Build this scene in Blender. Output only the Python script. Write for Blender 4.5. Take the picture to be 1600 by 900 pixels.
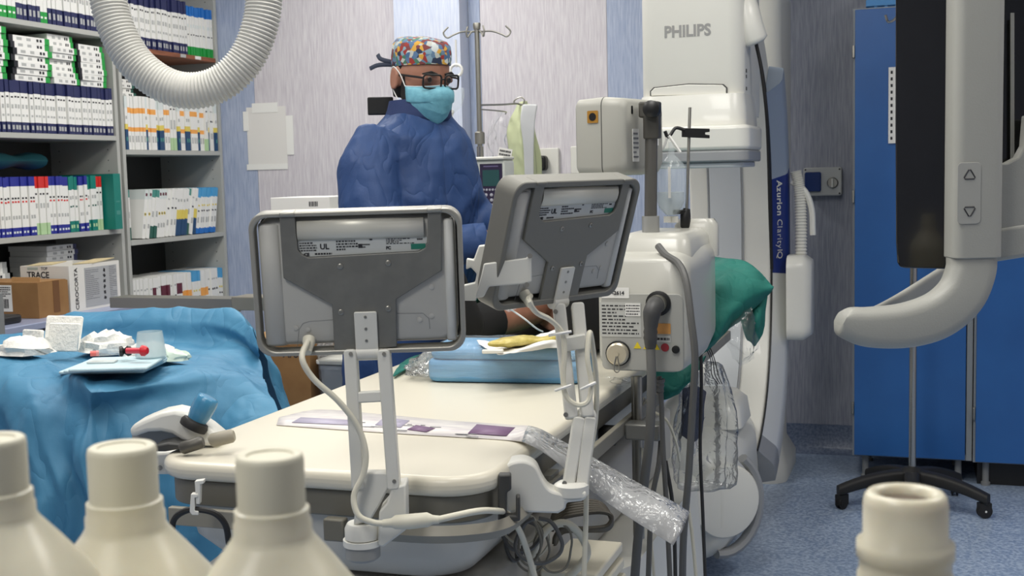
import bpy, bmesh, math, random
from mathutils import Vector as V, Matrix
random.seed(7)
S = bpy.context.scene; COL = S.collection
for o in list(bpy.data.objects): bpy.data.objects.remove(o)
PI = math.pi
# ------------------------------------------------------------------ camera
F = 1900.0; CAMP = V((0, 0, 1.3))
yaw = math.radians(18.9); pit = math.atan(180/1900); roll = math.radians(1.4)
FW = V((-math.sin(yaw)*math.cos(pit), math.cos(yaw)*math.cos(pit), -math.sin(pit)))
r0 = V((math.cos(yaw), math.sin(yaw), 0)); u0 = r0.cross(FW)
RT = r0*math.cos(roll) - u0*math.sin(roll); UP = RT.cross(FW)
cd = bpy.data.cameras.new('camera'); cam = bpy.data.objects.new('camera', cd); COL.objects.link(cam)
cam.matrix_world = Matrix(((RT.x, UP.x, -FW.x, 0), (RT.y, UP.y, -FW.y, 0), (RT.z, UP.z, -FW.z, 1.3), (0, 0, 0, 1)))
cd.sensor_width = 36; cd.lens = 36*F/1600; cd.clip_start = .05
cd.dof.use_dof = True; cd.dof.focus_distance = 2.4; cd.dof.aperture_fstop = 15
S.camera = cam
# ------------------------------------------------------------------ light
w = bpy.data.worlds.new('world'); S.world = w; w.use_nodes = True
w.node_tree.nodes['Background'].inputs[0].default_value = (.8, .85, .9, 1)
w.node_tree.nodes['Background'].inputs[1].default_value = .25
S.view_settings.view_transform = 'Standard'; S.view_settings.look = 'None'
S.view_settings.gamma = 1; S.view_settings.exposure = -0.08; S.view_settings.use_curve_mapping = False
LIGHTS = [(-2.3, 4.4, 30), (-2.3, 2.3, 26), (-0.6, 1.7, 30), (-0.9, -0.3, 30), (0.9, 2.6, 22), (-0.9, 3.7, 8)]  # unseen ceiling panels; those near the camera are added as front light
for (lx, ly, e) in LIGHTS:
    L = bpy.data.lights.new('unseen_ceiling_lamp', 'AREA'); L.shape = 'RECTANGLE'; L.size = .6; L.size_y = 1.2
    L.energy = e; L.color = (1, .97, .92)
    lo = bpy.data.objects.new('unseen_ceiling_lamp', L); COL.objects.link(lo); lo.location = (lx, ly, 2.84)

# a pixel of the 1600x900 photograph to a point of the room: by depth along the view, or on a plane
def ray(x, y): return FW + RT*((x-800)/F) - UP*((y-450)/F)
def P(x, y, d): return CAMP + ray(x, y)*d
def PX(x, y, X): r = ray(x, y); return CAMP + r*(X/r.x)
def PY(x, y, Y): r = ray(x, y); return CAMP + r*(Y/r.y)
def PZ(x, y, Z): r = ray(x, y); return CAMP + r*((Z-1.3)/r.z)

# ------------------------------------------------------------------ materials
def lin(c):
    out = []
    for v in c:
        v /= 255
        out.append(v/12.92 if v <= .04045 else ((v+.055)/1.055)**2.4)
    return out
MATS = {}
def mat(name, col, rough=.5, metal=0, col2=None, scale=20, stretch=(1, 1, 1), bump=0, bscale=60, alpha=1, trans=0,
        emit=0, spec=.5, lo=.35, hi=.65, detail=3, coat=0, sss=0, crease=0, cscale=6, cstr=(1, 1, .4), crot=(0, 0, 0)):
    if name in MATS: return MATS[name]
    m = bpy.data.materials.new(name); m.use_nodes = True; nt = m.node_tree; b = nt.nodes['Principled BSDF']
    c = lin(col)+[1]
    b.inputs['Base Color'].default_value = c; b.inputs['Roughness'].default_value = rough
    b.inputs['Metallic'].default_value = metal; b.inputs['Alpha'].default_value = alpha
    b.inputs['Specular IOR Level'].default_value = spec; b.inputs['Transmission Weight'].default_value = trans
    b.inputs['Coat Weight'].default_value = coat
    if sss:
        b.inputs['Subsurface Weight'].default_value = sss; b.inputs['Subsurface Radius'].default_value = (.02, .015, .01)
        b.inputs['Subsurface Scale'].default_value = .5
    if emit:
        b.inputs['Emission Color'].default_value = c; b.inputs['Emission Strength'].default_value = emit
    if col2 or bump:
        tc = nt.nodes.new('ShaderNodeTexCoord'); mp = nt.nodes.new('ShaderNodeMapping'); mp.inputs['Scale'].default_value = stretch
        nt.links.new(tc.outputs['Object'], mp.inputs[0])
    if col2:
        n = nt.nodes.new('ShaderNodeTexNoise'); n.inputs['Scale'].default_value = scale; n.inputs['Detail'].default_value = detail
        nt.links.new(mp.outputs[0], n.inputs[0])
        r = nt.nodes.new('ShaderNodeValToRGB'); r.color_ramp.elements[0].position = lo; r.color_ramp.elements[1].position = hi
        r.color_ramp.elements[0].color = c; r.color_ramp.elements[1].color = lin(col2)+[1]
        nt.links.new(n.outputs[0], r.inputs[0]); nt.links.new(r.outputs[0], b.inputs['Base Color'])
    if bump:
        n2 = nt.nodes.new('ShaderNodeTexNoise'); n2.inputs['Scale'].default_value = bscale; n2.inputs['Detail'].default_value = 4
        nt.links.new(mp.outputs[0], n2.inputs[0])
        bp = nt.nodes.new('ShaderNodeBump'); bp.inputs['Strength'].default_value = bump; bp.inputs['Distance'].default_value = .01
        nt.links.new(n2.outputs[0], bp.inputs['Height']); nt.links.new(bp.outputs[0], b.inputs['Normal'])
    if crease:
        tc3 = nt.nodes.new('ShaderNodeTexCoord'); m3 = nt.nodes.new('ShaderNodeMapping'); m3.inputs['Scale'].default_value = cstr; m3.inputs['Rotation'].default_value = crot
        nt.links.new(tc3.outputs['Object'], m3.inputs[0]); hs = []
        for sc_, off_ in ((cscale, 0), (cscale*2.3, 5)):
            n3 = nt.nodes.new('ShaderNodeTexNoise'); n3.inputs['Scale'].default_value = sc_; n3.inputs['Detail'].default_value = 1.5; n3.inputs['Distortion'].default_value = .6
            nt.links.new(m3.outputs[0], n3.inputs[0])
            s1 = nt.nodes.new('ShaderNodeMath'); s1.operation = 'SUBTRACT'; s1.inputs[1].default_value = .5; nt.links.new(n3.outputs[0], s1.inputs[0])
            s2 = nt.nodes.new('ShaderNodeMath'); s2.operation = 'ABSOLUTE'; nt.links.new(s1.outputs[0], s2.inputs[0])
            s3 = nt.nodes.new('ShaderNodeMath'); s3.operation = 'POWER'; s3.inputs[1].default_value = .7; nt.links.new(s2.outputs[0], s3.inputs[0]); hs.append(s3)
        ad = nt.nodes.new('ShaderNodeMath'); ad.operation = 'MULTIPLY_ADD'; ad.inputs[1].default_value = .45; nt.links.new(hs[1].outputs[0], ad.inputs[0]); nt.links.new(hs[0].outputs[0], ad.inputs[2])
        b3 = nt.nodes.new('ShaderNodeBump'); b3.inputs['Strength'].default_value = crease; b3.inputs['Distance'].default_value = .03
        nt.links.new(ad.outputs[0], b3.inputs['Height'])
        if bump: nt.links.new(bp.outputs[0], b3.inputs['Normal'])
        nt.links.new(b3.outputs[0], b.inputs['Normal'])
    MATS[name] = m; return m
white = mat('white_paint', (222, 221, 213), .35)
carm_white = mat('equipment_white', (226, 225, 216), .35, coat=.2)
carm_grey = mat('equipment_grey', (150, 152, 154), .4)
carm_pale = mat('equipment_pale_grey', (200, 204, 206), .4)
cream = mat('cream_plastic', (226, 220, 200), .38)
cable_white = mat('cable_cream', (214, 210, 192), .45)
cable_grey = mat('cable_grey', (92, 92, 90), .5)
cable_dark = mat('cable_dark', (48, 48, 48), .5)
black = mat('black_plastic', (18, 18, 18), .45)
rubber = mat('black_rubber', (30, 29, 28), .6)
steel = mat('steel', (178, 176, 170), .22, 1)
steel_dull = mat('brushed_steel', (160, 158, 150), .4, 1)
grey_frame = mat('painted_grey', (128, 130, 130), .5)
shelf_grey = mat('shelf_grey', (172, 174, 170), .55)
def film(name, milk=.05, bumpd=.012, scale=22, gloss=.8):
    m = bpy.data.materials.new(name); m.use_nodes = True; nt = m.node_tree; nt.nodes.remove(nt.nodes['Principled BSDF']); out = nt.nodes['Material Output']
    tc = nt.nodes.new('ShaderNodeTexCoord'); n = nt.nodes.new('ShaderNodeTexNoise'); n.inputs['Scale'].default_value = scale; n.inputs['Detail'].default_value = 3; n.inputs['Distortion'].default_value = 1.5; nt.links.new(tc.outputs['Object'], n.inputs['Vector'])
    bp = nt.nodes.new('ShaderNodeBump'); bp.inputs['Strength'].default_value = 1; bp.inputs['Distance'].default_value = bumpd; nt.links.new(n.outputs[0], bp.inputs['Height'])
    lw = nt.nodes.new('ShaderNodeFresnel'); lw.inputs['IOR'].default_value = 1.6; nt.links.new(bp.outputs[0], lw.inputs['Normal'])
    mu = nt.nodes.new('ShaderNodeMath'); mu.operation = 'MULTIPLY'; mu.inputs[1].default_value = gloss; mu.use_clamp = True; nt.links.new(lw.outputs[0], mu.inputs[0])
    tr = nt.nodes.new('ShaderNodeBsdfTransparent'); tr.inputs[0].default_value = (.97, .98, .98, 1); gl = nt.nodes.new('ShaderNodeBsdfGlossy'); gl.inputs['Roughness'].default_value = .12; nt.links.new(bp.outputs[0], gl.inputs['Normal'])
    df = nt.nodes.new('ShaderNodeBsdfDiffuse'); df.inputs[0].default_value = (.85, .86, .86, 1)
    m1 = nt.nodes.new('ShaderNodeMixShader'); m1.inputs[0].default_value = milk; nt.links.new(tr.outputs[0], m1.inputs[1]); nt.links.new(df.outputs[0], m1.inputs[2])
    m2 = nt.nodes.new('ShaderNodeMixShader'); nt.links.new(mu.outputs[0], m2.inputs[0]); nt.links.new(m1.outputs[0], m2.inputs[1]); nt.links.new(gl.outputs[0], m2.inputs[2]); nt.links.new(m2.outputs[0], out.inputs[0])
    return m
clear = film('clear_film')
clear2 = mat('clear_plastic', (225, 235, 238), .1, alpha=.22, spec=.8)
red = mat('red_plastic', (200, 24, 40), .4)
ink = mat('ink', (40, 40, 44), .6)
ink_grey = mat('ink_grey', (120, 122, 126), .6)
paper = mat('paper', (232, 231, 226), .7)
gauze = mat('gauze', (236, 234, 226), .9, bump=.4, bscale=120)
skin = mat('skin', (170, 122, 100), .55, col2=(152, 104, 84), scale=14, sss=.15)
hair = mat('hair', (22, 18, 16), .8)

# ------------------------------------------------------------------ mesh helpers
class MB:
    def __init__(s): s.v = []; s.f = []; s.m = []
    def add(s, vs, fs, mi=0, M=None):
        o = len(s.v)
        s.v += [(M @ V(p)) if M else V(p) for p in vs]
        s.f += [tuple(i+o for i in f) for f in fs]; s.m += [mi]*len(fs); return s
    def box(s, c, d, mi=0, M=None):
        x, y, z = c; a, b, h = d[0]/2, d[1]/2, d[2]/2
        vs = [(x+i*a, y+j*b, z+k*h) for i in (-1, 1) for j in (-1, 1) for k in (-1, 1)]
        fs = [(0, 1, 3, 2), (4, 6, 7, 5), (0, 4, 5, 1), (2, 3, 7, 6), (0, 2, 6, 4), (1, 5, 7, 3)]
        return s.add(vs, fs, mi, M)
    def prism(s, poly, h0, h1, mi=0, M=None):
        n = len(poly); vs = [(x, y, h0) for x, y in poly]+[(x, y, h1) for x, y in poly]
        fs = [tuple(range(n))[::-1], tuple(range(n, 2*n))]+[(i, (i+1) % n, n+(i+1) % n, n+i) for i in range(n)]
        return s.add(vs, fs, mi, M)
    def lathe(s, prof, n=24, mi=0, M=None, caps=True):
        vs = []; fs = []
        for r, z in prof:
            for i in range(n): a = 2*PI*i/n; vs.append((r*math.cos(a), r*math.sin(a), z))
        for k in range(len(prof)-1):
            for i in range(n): j = (i+1) % n; fs.append((k*n+i, k*n+j, (k+1)*n+j, (k+1)*n+i))
        if caps:
            fs.append(tuple(range(n))[::-1]); fs.append(tuple((len(prof)-1)*n+i for i in range(n)))
        return s.add(vs, fs, mi, M)
    def loft(s, rings, mi=0, M=None, caps=True):
        n = len(rings[0]); vs = [p for r in rings for p in r]; fs = []
        for k in range(len(rings)-1):
            for i in range(n): j = (i+1) % n; fs.append((k*n+i, k*n+j, (k+1)*n+j, (k+1)*n+i))
        if caps: fs.append(tuple(range(n))[::-1]); fs.append(tuple((len(rings)-1)*n+i for i in range(n)))
        return s.add(vs, fs, mi, M)
    def tube(s, path, r, n=8, mi=0, M=None, sx=1):
        path = [V(p) for p in path]; rr = r if isinstance(r, (list, tuple)) else [r]*len(path)
        rings = []; ref = None
        for i, p in enumerate(path):
            t = (path[min(i+1, len(path)-1)]-path[max(i-1, 0)])
            if t.length < 1e-9: t = V((0, 0, 1))
            t.normalize()
            if ref is None:
                ref = V((0, 0, 1)) if abs(t.z) < .9 else V((1, 0, 0))
            a = t.cross(ref); a.normalize(); b = a.cross(t); b.normalize(); ref = b
            rings.append([p+a*(rr[i]*sx*math.cos(2*PI*k/n))+b*(rr[i]*math.sin(2*PI*k/n)) for k in range(n)])
        return s.loft(rings, mi, M)
    def grid(s, rows, mi=0, M=None):
        n = len(rows[0]); vs = [p for r in rows for p in r]
        fs = [(k*n+i, k*n+i+1, (k+1)*n+i+1, (k+1)*n+i) for k in range(len(rows)-1) for i in range(n-1)]
        return s.add(vs, fs, mi, M)
    def build(s, name, mats, parent=None, loc=None, bevel=0, seg=2, smooth=True, angle=40, subd=0, solid=0, world=False, remesh=0, rot=None):
        if not isinstance(mats, (list, tuple)): mats = [mats]
        off = V((0, 0, 0))
        if world:
            if parent is not None: off = V(parent.location)
            else:
                off = V(((min(p.x for p in s.v)+max(p.x for p in s.v))/2, (min(p.y for p in s.v)+max(p.y for p in s.v))/2, min(p.z for p in s.v)))
                loc = off
        me = bpy.data.meshes.new(name); me.from_pydata([tuple(p-off) for p in s.v], [], s.f)
        for m in mats: me.materials.append(m)
        for p, i in zip(me.polygons, s.m): p.material_index = i; p.use_smooth = smooth
        bm = bmesh.new(); bm.from_mesh(me); bmesh.ops.recalc_face_normals(bm, faces=bm.faces)
        if smooth and not subd and not remesh:
            for e in bm.edges:
                if len(e.link_faces) == 2 and e.calc_face_angle(0) > math.radians(angle): e.smooth = False
        bm.to_mesh(me); bm.free()
        o = bpy.data.objects.new(name, me); COL.objects.link(o)
        if parent is not None: o.parent = parent
        if loc is not None: o.location = loc
        if rot is not None: o.rotation_euler = rot
        if remesh:
            k = o.modifiers.new('remesh', 'REMESH'); k.mode = 'VOXEL'; k.voxel_size = remesh; k.use_smooth_shade = True
        if solid:
            k = o.modifiers.new('solid', 'SOLIDIFY'); k.thickness = solid; k.offset = 0
        if bevel:
            k = o.modifiers.new('bevel', 'BEVEL'); k.width = bevel; k.segments = seg; k.limit_method = 'ANGLE'; k.angle_limit = math.radians(35)
            k.harden_normals = False
        if subd:
            k = o.modifiers.new('subd', 'SUBSURF'); k.levels = subd; k.render_levels = subd
        return o
def tag(o, label, cat, group=None):
    o['label'] = label; o['category'] = cat
    if group: o['group'] = group
    return o
def thing(name, label, cat, loc=(0, 0, 0), rz=0, group=None):
    o = bpy.data.objects.new(name, None); COL.objects.link(o); o.empty_display_size = .05
    o.location = loc; o.rotation_euler = (0, 0, rz); return tag(o, label, cat, group)
def struct(o): o['kind'] = 'structure'; return o
def rrect(w, h, r, n=5, cx=0, cy=0):
    pts = []
    for (sx, sy, a0) in ((1, 1, 0), (-1, 1, 90), (-1, -1, 180), (1, -1, 270)):
        for i in range(n+1):
            a = math.radians(a0+90*i/n); pts.append((cx+sx*(w/2-r)+r*math.cos(a), cy+sy*(h/2-r)+r*math.sin(a)))
    return pts
def cat_rom(pts, n=8):
    pts = [V(p) for p in pts]; q = [pts[0]*2-pts[1]]+pts+[pts[-1]*2-pts[-2]]; out = []
    for i in range(1, len(q)-2):
        a, b, c, d = q[i-1:i+3]
        for k in range(n):
            t = k/n; out.append(.5*((2*b)+(c-a)*t+(2*a-5*b+4*c-d)*t*t+(3*b-a-3*c+d)*t**3))
    out.append(pts[-1]); return out
def ell(c, a, b, n=20, z=None, p=2):
    out = []
    for i in range(n):
        t = 2*PI*i/n; cx, cy = math.cos(t), math.sin(t)
        out.append(V((c[0]+a*math.copysign(abs(cx)**(2/p), cx), c[1]+b*math.copysign(abs(cy)**(2/p), cy), c[2])))
    return out
def text_mesh(name, body, size, m, parent, M, bold=0, sx=1, align='CENTER'):
    cu = bpy.data.curves.new(name, 'FONT'); cu.body = body; cu.size = size; cu.offset = bold; cu.extrude = .0004
    cu.align_x = align; cu.align_y = 'CENTER'; cu.resolution_u = 3
    t = bpy.data.objects.new(name, cu); COL.objects.link(t); bpy.context.view_layer.update()
    me = bpy.data.meshes.new_from_object(t.evaluated_get(bpy.context.evaluated_depsgraph_get()))
    bpy.data.objects.remove(t); bpy.data.curves.remove(cu)
    me.transform(Matrix.Diagonal((sx, 1, 1, 1))); me.materials.clear(); me.materials.append(m)
    o = bpy.data.objects.new(name, me); COL.objects.link(o); o.parent = parent; o.matrix_local = M
    return o
def frame(o, x, y, z=None):          # matrix with local x, y axes given and origin o
    x = V(x).normalized(); y = V(y); y = (y-x*y.dot(x)).normalized(); z = x.cross(y)
    return Matrix(((x.x, y.x, z.x, o[0]), (x.y, y.y, z.y, o[1]), (x.z, y.z, z.z, o[2]), (0, 0, 0, 1)))
def print_lines(mb, M, w, h, rows, seed=1, mi=0, fill=.8, t=.0004, th=.55):
    rnd = random.Random(seed)
    for r in range(rows):
        y = h/2-(r+.5)*h/rows; x = -w/2
        end = w/2*(1 if rnd.random() < .6 else rnd.uniform(-.2, .9))
        while x < end-.002:
            l = min(rnd.uniform(.03, .16)*w, end-x); mb.box((x+l/2*.9, y, t/2), (l*.86, h/rows*th, t), mi, M); x += l+.02*w
def apply_noise(o, strength, size, seed=0, mid=.5):
    tx = bpy.data.textures.new('clouds', 'CLOUDS'); tx.noise_scale = size; tx.noise_depth = 2
    k = o.modifiers.new('wrinkle', 'DISPLACE'); k.texture = tx; k.strength = strength; k.mid_level = mid; k.texture_coords = 'LOCAL'
def ridges(o, strength, size, mid=.35):
    tx = bpy.data.textures.new('folds', 'MUSGRAVE'); tx.musgrave_type = 'RIDGED_MULTIFRACTAL'; tx.noise_scale = size; tx.octaves = 2; tx.noise_intensity = .5
    k = o.modifiers.new('folds', 'DISPLACE'); k.texture = tx; k.strength = strength; k.mid_level = mid; k.texture_coords = 'LOCAL'

# ------------------------------------------------------------------ the room
def wallmat(name, a, b): return mat(name, a, .45, col2=b, scale=14, stretch=(15, 15, .8), detail=5, lo=.3, hi=.72, bump=.08, bscale=40)
w_lilac = wallmat('wall_lilac', (196, 190, 198), (222, 219, 222))
w_blue = wallmat('wall_blue', (146, 160, 190), (182, 192, 212))
w_grey = wallmat('wall_greyblue', (136, 141, 156), (170, 173, 184))
w_pale = wallmat('wall_pale', (190, 200, 224), (216, 222, 234))
floor_m = mat('floor_vinyl', (130, 150, 180), .28, col2=(176, 192, 212), scale=95, detail=4, lo=.4, hi=.62, bump=.03, bscale=200)
skirt = mat('skirting_vinyl', (84, 98, 124), .35, col2=(116, 128, 150), scale=90)
ceil_m = mat('ceiling_white', (225, 225, 220), .8)
X0, X1, Y0, Y1, ZC = -3.9, 2.3, -1.6, 5.6, 2.9
def wallbox(name, x0, x1, y0, y1, z0, z1, m):
    return struct(MB().box(((x0+x1)/2, (y0+y1)/2, (z0+z1)/2), (x1-x0, y1-y0, z1-z0)).build(name, m, smooth=False, world=True))
wallbox('floor', X0-.1, X1+.1, Y0-.1, Y1+.1, -.1, 0, floor_m)
wallbox('ceiling', X0-.1, X1+.1, Y0-.1, Y1+.1, ZC, ZC+.1, ceil_m)
wl = wallbox('wall_left', X0-.1, X0, Y0, Y1, 0, ZC, w_lilac)
wr = wallbox('wall_right', X1, X1+.1, Y0, Y1, 0, ZC, w_lilac)
wf = wallbox('wall_front', X0-.1, X1+.1, Y0-.1, Y0, 0, ZC, w_grey)
wb = wallbox('wall_back', X0-.1, X1+.1, Y1, Y1+.1, 0, ZC, w_lilac)
for (a, b, m) in ((-3.9, -3.3, w_blue), (-3.297, -2.45, w_lilac), (-2.105, -2.047, w_blue), (-2.044, -1.42, w_lilac), (-1.417, -1.0, w_blue), (-.997, .2, w_grey), (.203, 2.3, w_grey)):
    MB().box(((a+b)/2, Y1-.002, ZC/2+.06), (b-a, .004, ZC-.12)).build('wall_panel', m, wb, smooth=False, world=True)
pil = MB().box((-2.277, Y1-.06, ZC/2), (.34, .12, ZC)).build('trim_1', w_pale, smooth=False, world=True); struct(pil)
bb = MB()
prof = [(0, 0), (-.05, 0), (-.03, .01), (-.015, .03), (-.012, .13), (0, .13)]
bb.prism([(-y, z) for y, z in prof], 0, 1.1+.9, 0, Matrix(((0, 0, 1, -1.0), (-1, 0, 0, Y1-.003), (0, 1, 0, 0), (0, 0, 0, 1))))
struct(bb.build('baseboard_back', skirt, world=True))
for i, (lx, ly, e) in enumerate(LIGHTS):
    t = thing('unseen_ceiling_light', 'recessed white ceiling light panel out of view, placed to light the room', 'light', (lx, ly, 2.86), 0, 'ceiling light panels')
    f = MB()
    for (x, y, a, b) in ((-.32, 0, .04, 1.28), (.32, 0, .04, 1.28), (0, -.62, .6, .04), (0, .62, .6, .04)): f.box((x, y, .02), (a, b, .04))
    f.build('frame', white, t, smooth=False)
    MB().box((0, 0, .03), (.6, 1.2, .01)).build('diffuser', mat('lamp_diffuser', (255, 250, 240), .6, emit=2), t, smooth=False)
# ------------------------------------------------------------------ shelving and the boxes on it
SX = -3.5; SD = .38
wood = mat('shelf_wood', (150, 92, 62), .5, col2=(120, 70, 46), scale=8, stretch=(1, 1, 12))
side_m = mat('shelf_side', (176, 177, 172), .55)
back_dark = mat('shelf_back', (66, 66, 64), .6)
def shelf_unit(label, y0, y1, zs, woods=()):
    t = thing('shelving_unit', label, 'shelving', (SX-SD/2, (y0+y1)/2, 0))
    for y in (y0+.011, y1-.011):
        MB().box((SX-SD/2, y, 1.2), (SD, .022, 2.4)).build('side_panel', side_m, t, world=True, smooth=False, bevel=.001)
    holes = MB()
    for k in range(44):
        z = .25+k*.048
        if any(abs(z-q+.011) < .025 for q in zs): continue
        for x in (SX-.05, SX-SD+.06): holes.lathe([(.0028, 0), (.0028, .0008)], 6, 0, Matrix.Translation((x, y1-.0222, z)) @ Matrix.Rotation(PI/2, 4, 'X'))
    hh = holes.build('peg_holes', black, t, world=True, smooth=False); hh['kind'] = 'stuff'
    MB().box((SX-SD+.006, (y0+y1)/2, 1.2), (.012, y1-y0-.046, 2.38)).build('back_panel', back_dark, t, world=True, smooth=False)
    for z in zs:
        m = wood if z in woods else shelf_grey
        s = MB().box((SX-SD/2+.006, (y0+y1)/2, z-.0115), (SD-.014, y1-y0-.046, .022)).build('shelf', m, t, world=True, smooth=False, bevel=.002)
        if z not in woods:
            e = MB(); e.box((SX-.0005, (y0+y1)/2, z-.0115), (.003, y1-y0-.05, .021)); e.build('shelf_edge', side_m, s, loc=-V(s.location)-V(t.location) if False else None, world=False, smooth=False).location = -V(t.location)
    return t
U1 = (3.4, 4.73); U2 = (4.75, 5.59)
Z1 = (.1, .69, 1.089, 1.512, 1.971, 2.39); Z2 = (.1, .58, 1.028, 1.45, 1.928, 2.39)
shelf_unit('grey shelving unit holding the rows of navy-banded and teal boxes', U1[0], U1[1], Z1)
shelf_unit('grey shelving unit with one brown wooden shelf beside the wall corner', U2[0], U2[1], Z2, (1.928,))
cb = {k: mat('box_'+k, c, .45) for k, c in dict(white=(232, 232, 228), navy=(34, 40, 84), navy2=(58, 66, 110), green=(30, 150, 62), black=(22, 24, 30), teal=(14, 122, 110),
      red=(206, 44, 40), blue=(36, 44, 140), royal=(34, 110, 190), orange=(240, 168, 84), yellow=(224, 204, 96), grey=(176, 178, 176), sea=(70, 140, 130), lime=(176, 206, 160),
      dkgreen=(40, 92, 80), maroon=(96, 36, 54), sky=(80, 160, 210), deep=(30, 70, 110), pale=(214, 222, 220)).items()}
# style: bands from the bottom up (height fraction, colour), then marks (height fraction, size fraction, colour)
ST = {
 'navy': ([(.2, 'navy'), (.56, 'white'), (.24, 'navy')], [(.33, .07, 'grey'), (.5, .13, 'grey'), (.68, .05, 'black'), (.1, .14, 'grey')]),
 'navy_low': ([(.28, 'navy'), (.72, 'white')], [(.5, .14, 'grey'), (.75, .05, 'black'), (.14, .18, 'grey')]),
 'green_low': ([(.2, 'green'), (.72, 'white'), (.08, 'green')], [(.6, .12, 'grey'), (.1, .06, 'white')]),
 'blue_green': ([(.18, 'green'), (.62, 'white'), (.2, 'royal')], [(.42, .04, 'black'), (.6, .12, 'pale')]),
 'teal': ([(.2, 'teal'), (.56, 'white'), (.24, 'teal')], [(.46, .05, 'dkgreen'), (.62, .1, 'grey'), (.1, .1, 'lime')]),
 'redtop': ([(.2, 'lime'), (.6, 'white'), (.2, 'red')], [(.5, .14, 'grey'), (.7, .05, 'black')]),
 'bluebox': ([(.15, 'blue'), (.69, 'white'), (.16, 'blue')], [(.32, .1, 'grey'), (.58, .05, 'red'), (.64, .05, 'black'), (.07, .06, 'pale')]),
 'orange': ([(.34, 'white'), (.08, 'orange'), (.26, 'white'), (.1, 'orange'), (.22, 'white')], [(.2, .2, 'grey')]),
 'deep': ([(.38, 'deep'), (.1, 'yellow'), (.3, 'white'), (.22, 'pale')], [(.2, .12, 'sea'), (.6, .1, 'grey')]),
 'greenlow2': ([(.24, 'lime'), (.76, 'white')], [(.5, .3, 'grey'), (.8, .05, 'black')]),
 'plain': ([(1, 'white')], [(.3, .2, 'grey'), (.6, .06, 'black'), (.8, .05, 'grey')]),
 'yellowmark': ([(.8, 'white'), (.2, 'pale')], [(.5, .1, 'yellow'), (.5, .05, 'black'), (.9, .1, 'maroon'), (.25, .15, 'grey')]),
 'seagreen': ([(.25, 'dkgreen'), (.6, 'white'), (.15, 'sea')], [(.5, .2, 'grey')]),
 'deepyellow': ([(.35, 'deep'), (.2, 'yellow'), (.45, 'white')], [(.75, .1, 'grey')]),
 'skytop': ([(.12, 'royal'), (.68, 'white'), (.2, 'sky')], [(.5, .05, 'black'), (.62, .06, 'yellow'), (.3, .2, 'grey')]),
 'maroon': ([(.62, 'white'), (.2, 'maroon'), (.18, 'white')], [(.3, .3, 'grey')]),
 'orangemark': ([(.5, 'white'), (.16, 'orange'), (.34, 'white')], [(.25, .2, 'grey')]),
 'bigteal': ([(1, 'teal')], [(.3, .12, 'sea'), (.5, .04, 'sea')]),
}
BOXC = {}
def box_mesh(style, t, d, h, name):
    key = (style, t, d, h)
    if key in BOXC: return BOXC[key]
    bands, marks = ST[style]; names = sorted({c for _, c in bands}|{c for *_, c in marks}); mb = MB()
    z = 0; lev = [0]
    for f, c in bands: z += f*h; lev.append(z)
    k = len(lev); vs = [(x, y, zz) for zz in lev for x, y in ((-d, -t/2), (0, -t/2), (0, t/2), (-d, t/2))]
    for i in range(k-1):
        mi = names.index(bands[i][1]); mb.add([], [], 0)
        for j in range(4): jj = (j+1) % 4; mb.f.append((i*4+j, i*4+jj, i*4+4+jj, i*4+4+j)); mb.m.append(mi)
    mb.v += [V(p) for p in vs]
    mb.f.append((3, 2, 1, 0)); mb.m.append(names.index(bands[0][1])); b = (k-1)*4; mb.f.append((b, b+1, b+2, b+3)); mb.m.append(names.index(bands[-1][1]))
    for f, s, c in marks:
        mb.box((.0003, 0, f*h), (.0006, t*.55, s*h*.6), names.index(c))
    o = mb.build(name, [cb[n] for n in names], smooth=False); BOXC[key] = o.data; bpy.data.objects.remove(o); return BOXC[key]
def put(me, name, loc, rot, label, group):
    o = bpy.data.objects.new(name, me); COL.objects.link(o); o.location = loc; o.rotation_euler = rot
    return tag(o, label, 'box', group)
LBL = {}
def row(y0, y1, z, seq, h, t, where, lean=0, dx=0, d=.2, jit=.006):
    rnd = random.Random(int(z*1000)+int(y0*100)); y = y0+t*.1; tot = sum(n for _, n in seq); step = (y1-y0)/tot
    for st, n in seq:
        for k in range(n):
            hh = round(h*rnd.choice((1, 1, .985)), 4); tt = round(step*.9, 4); ln = lean
            me = box_mesh(st, tt, d, hh, 'catheter_box')
            name_c = {'navy': 'navy bands at both ends', 'navy_low': 'a navy lower band', 'green_low': 'green ends', 'blue_green': 'blue top and green foot', 'teal': 'teal ends', 'redtop': 'a red top band',
                      'bluebox': 'blue ends', 'orange': 'two orange stripes', 'deep': 'a dark blue foot and yellow stripe', 'greenlow2': 'a pale green foot', 'plain': 'grey print only', 'yellowmark': 'a yellow mark',
                      'seagreen': 'a dark green foot', 'deepyellow': 'a dark blue foot and wide yellow band', 'skytop': 'a sky blue top', 'maroon': 'a maroon patch', 'orangemark': 'one orange patch', 'bigteal': 'teal'}[st]
            yy = y+step/2; zz = z+.0006+abs(math.sin(ln))*tt/2
            put(me, 'catheter_box', (SX-.012+dx+rnd.uniform(-jit, jit), yy-(math.sin(ln)*0), zz), (ln, 0, 0), 'slim box with %s %s' % (name_c, where), '%s %s' % (st, where))
            y += step
def rnd_seq(styles, n, seed, run=(1, 4)):
    r = random.Random(seed); out = []
    while n > 0:
        k = min(n, r.randint(*run)); out.append((r.choice(styles), k)); n -= k
    return out
A, B = 3.62, 4.7
row(A, B, 1.971, [('navy_low', 16), ('green_low', 4), ('navy_low', 6), ('green_low', 2), ('navy_low', 16)], .24, .022, 'on the top shelf of the wide unit')
row(A, B, 1.512, [('navy', 46)], .212, .022, 'on the shelf below the flat stacks')
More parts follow.
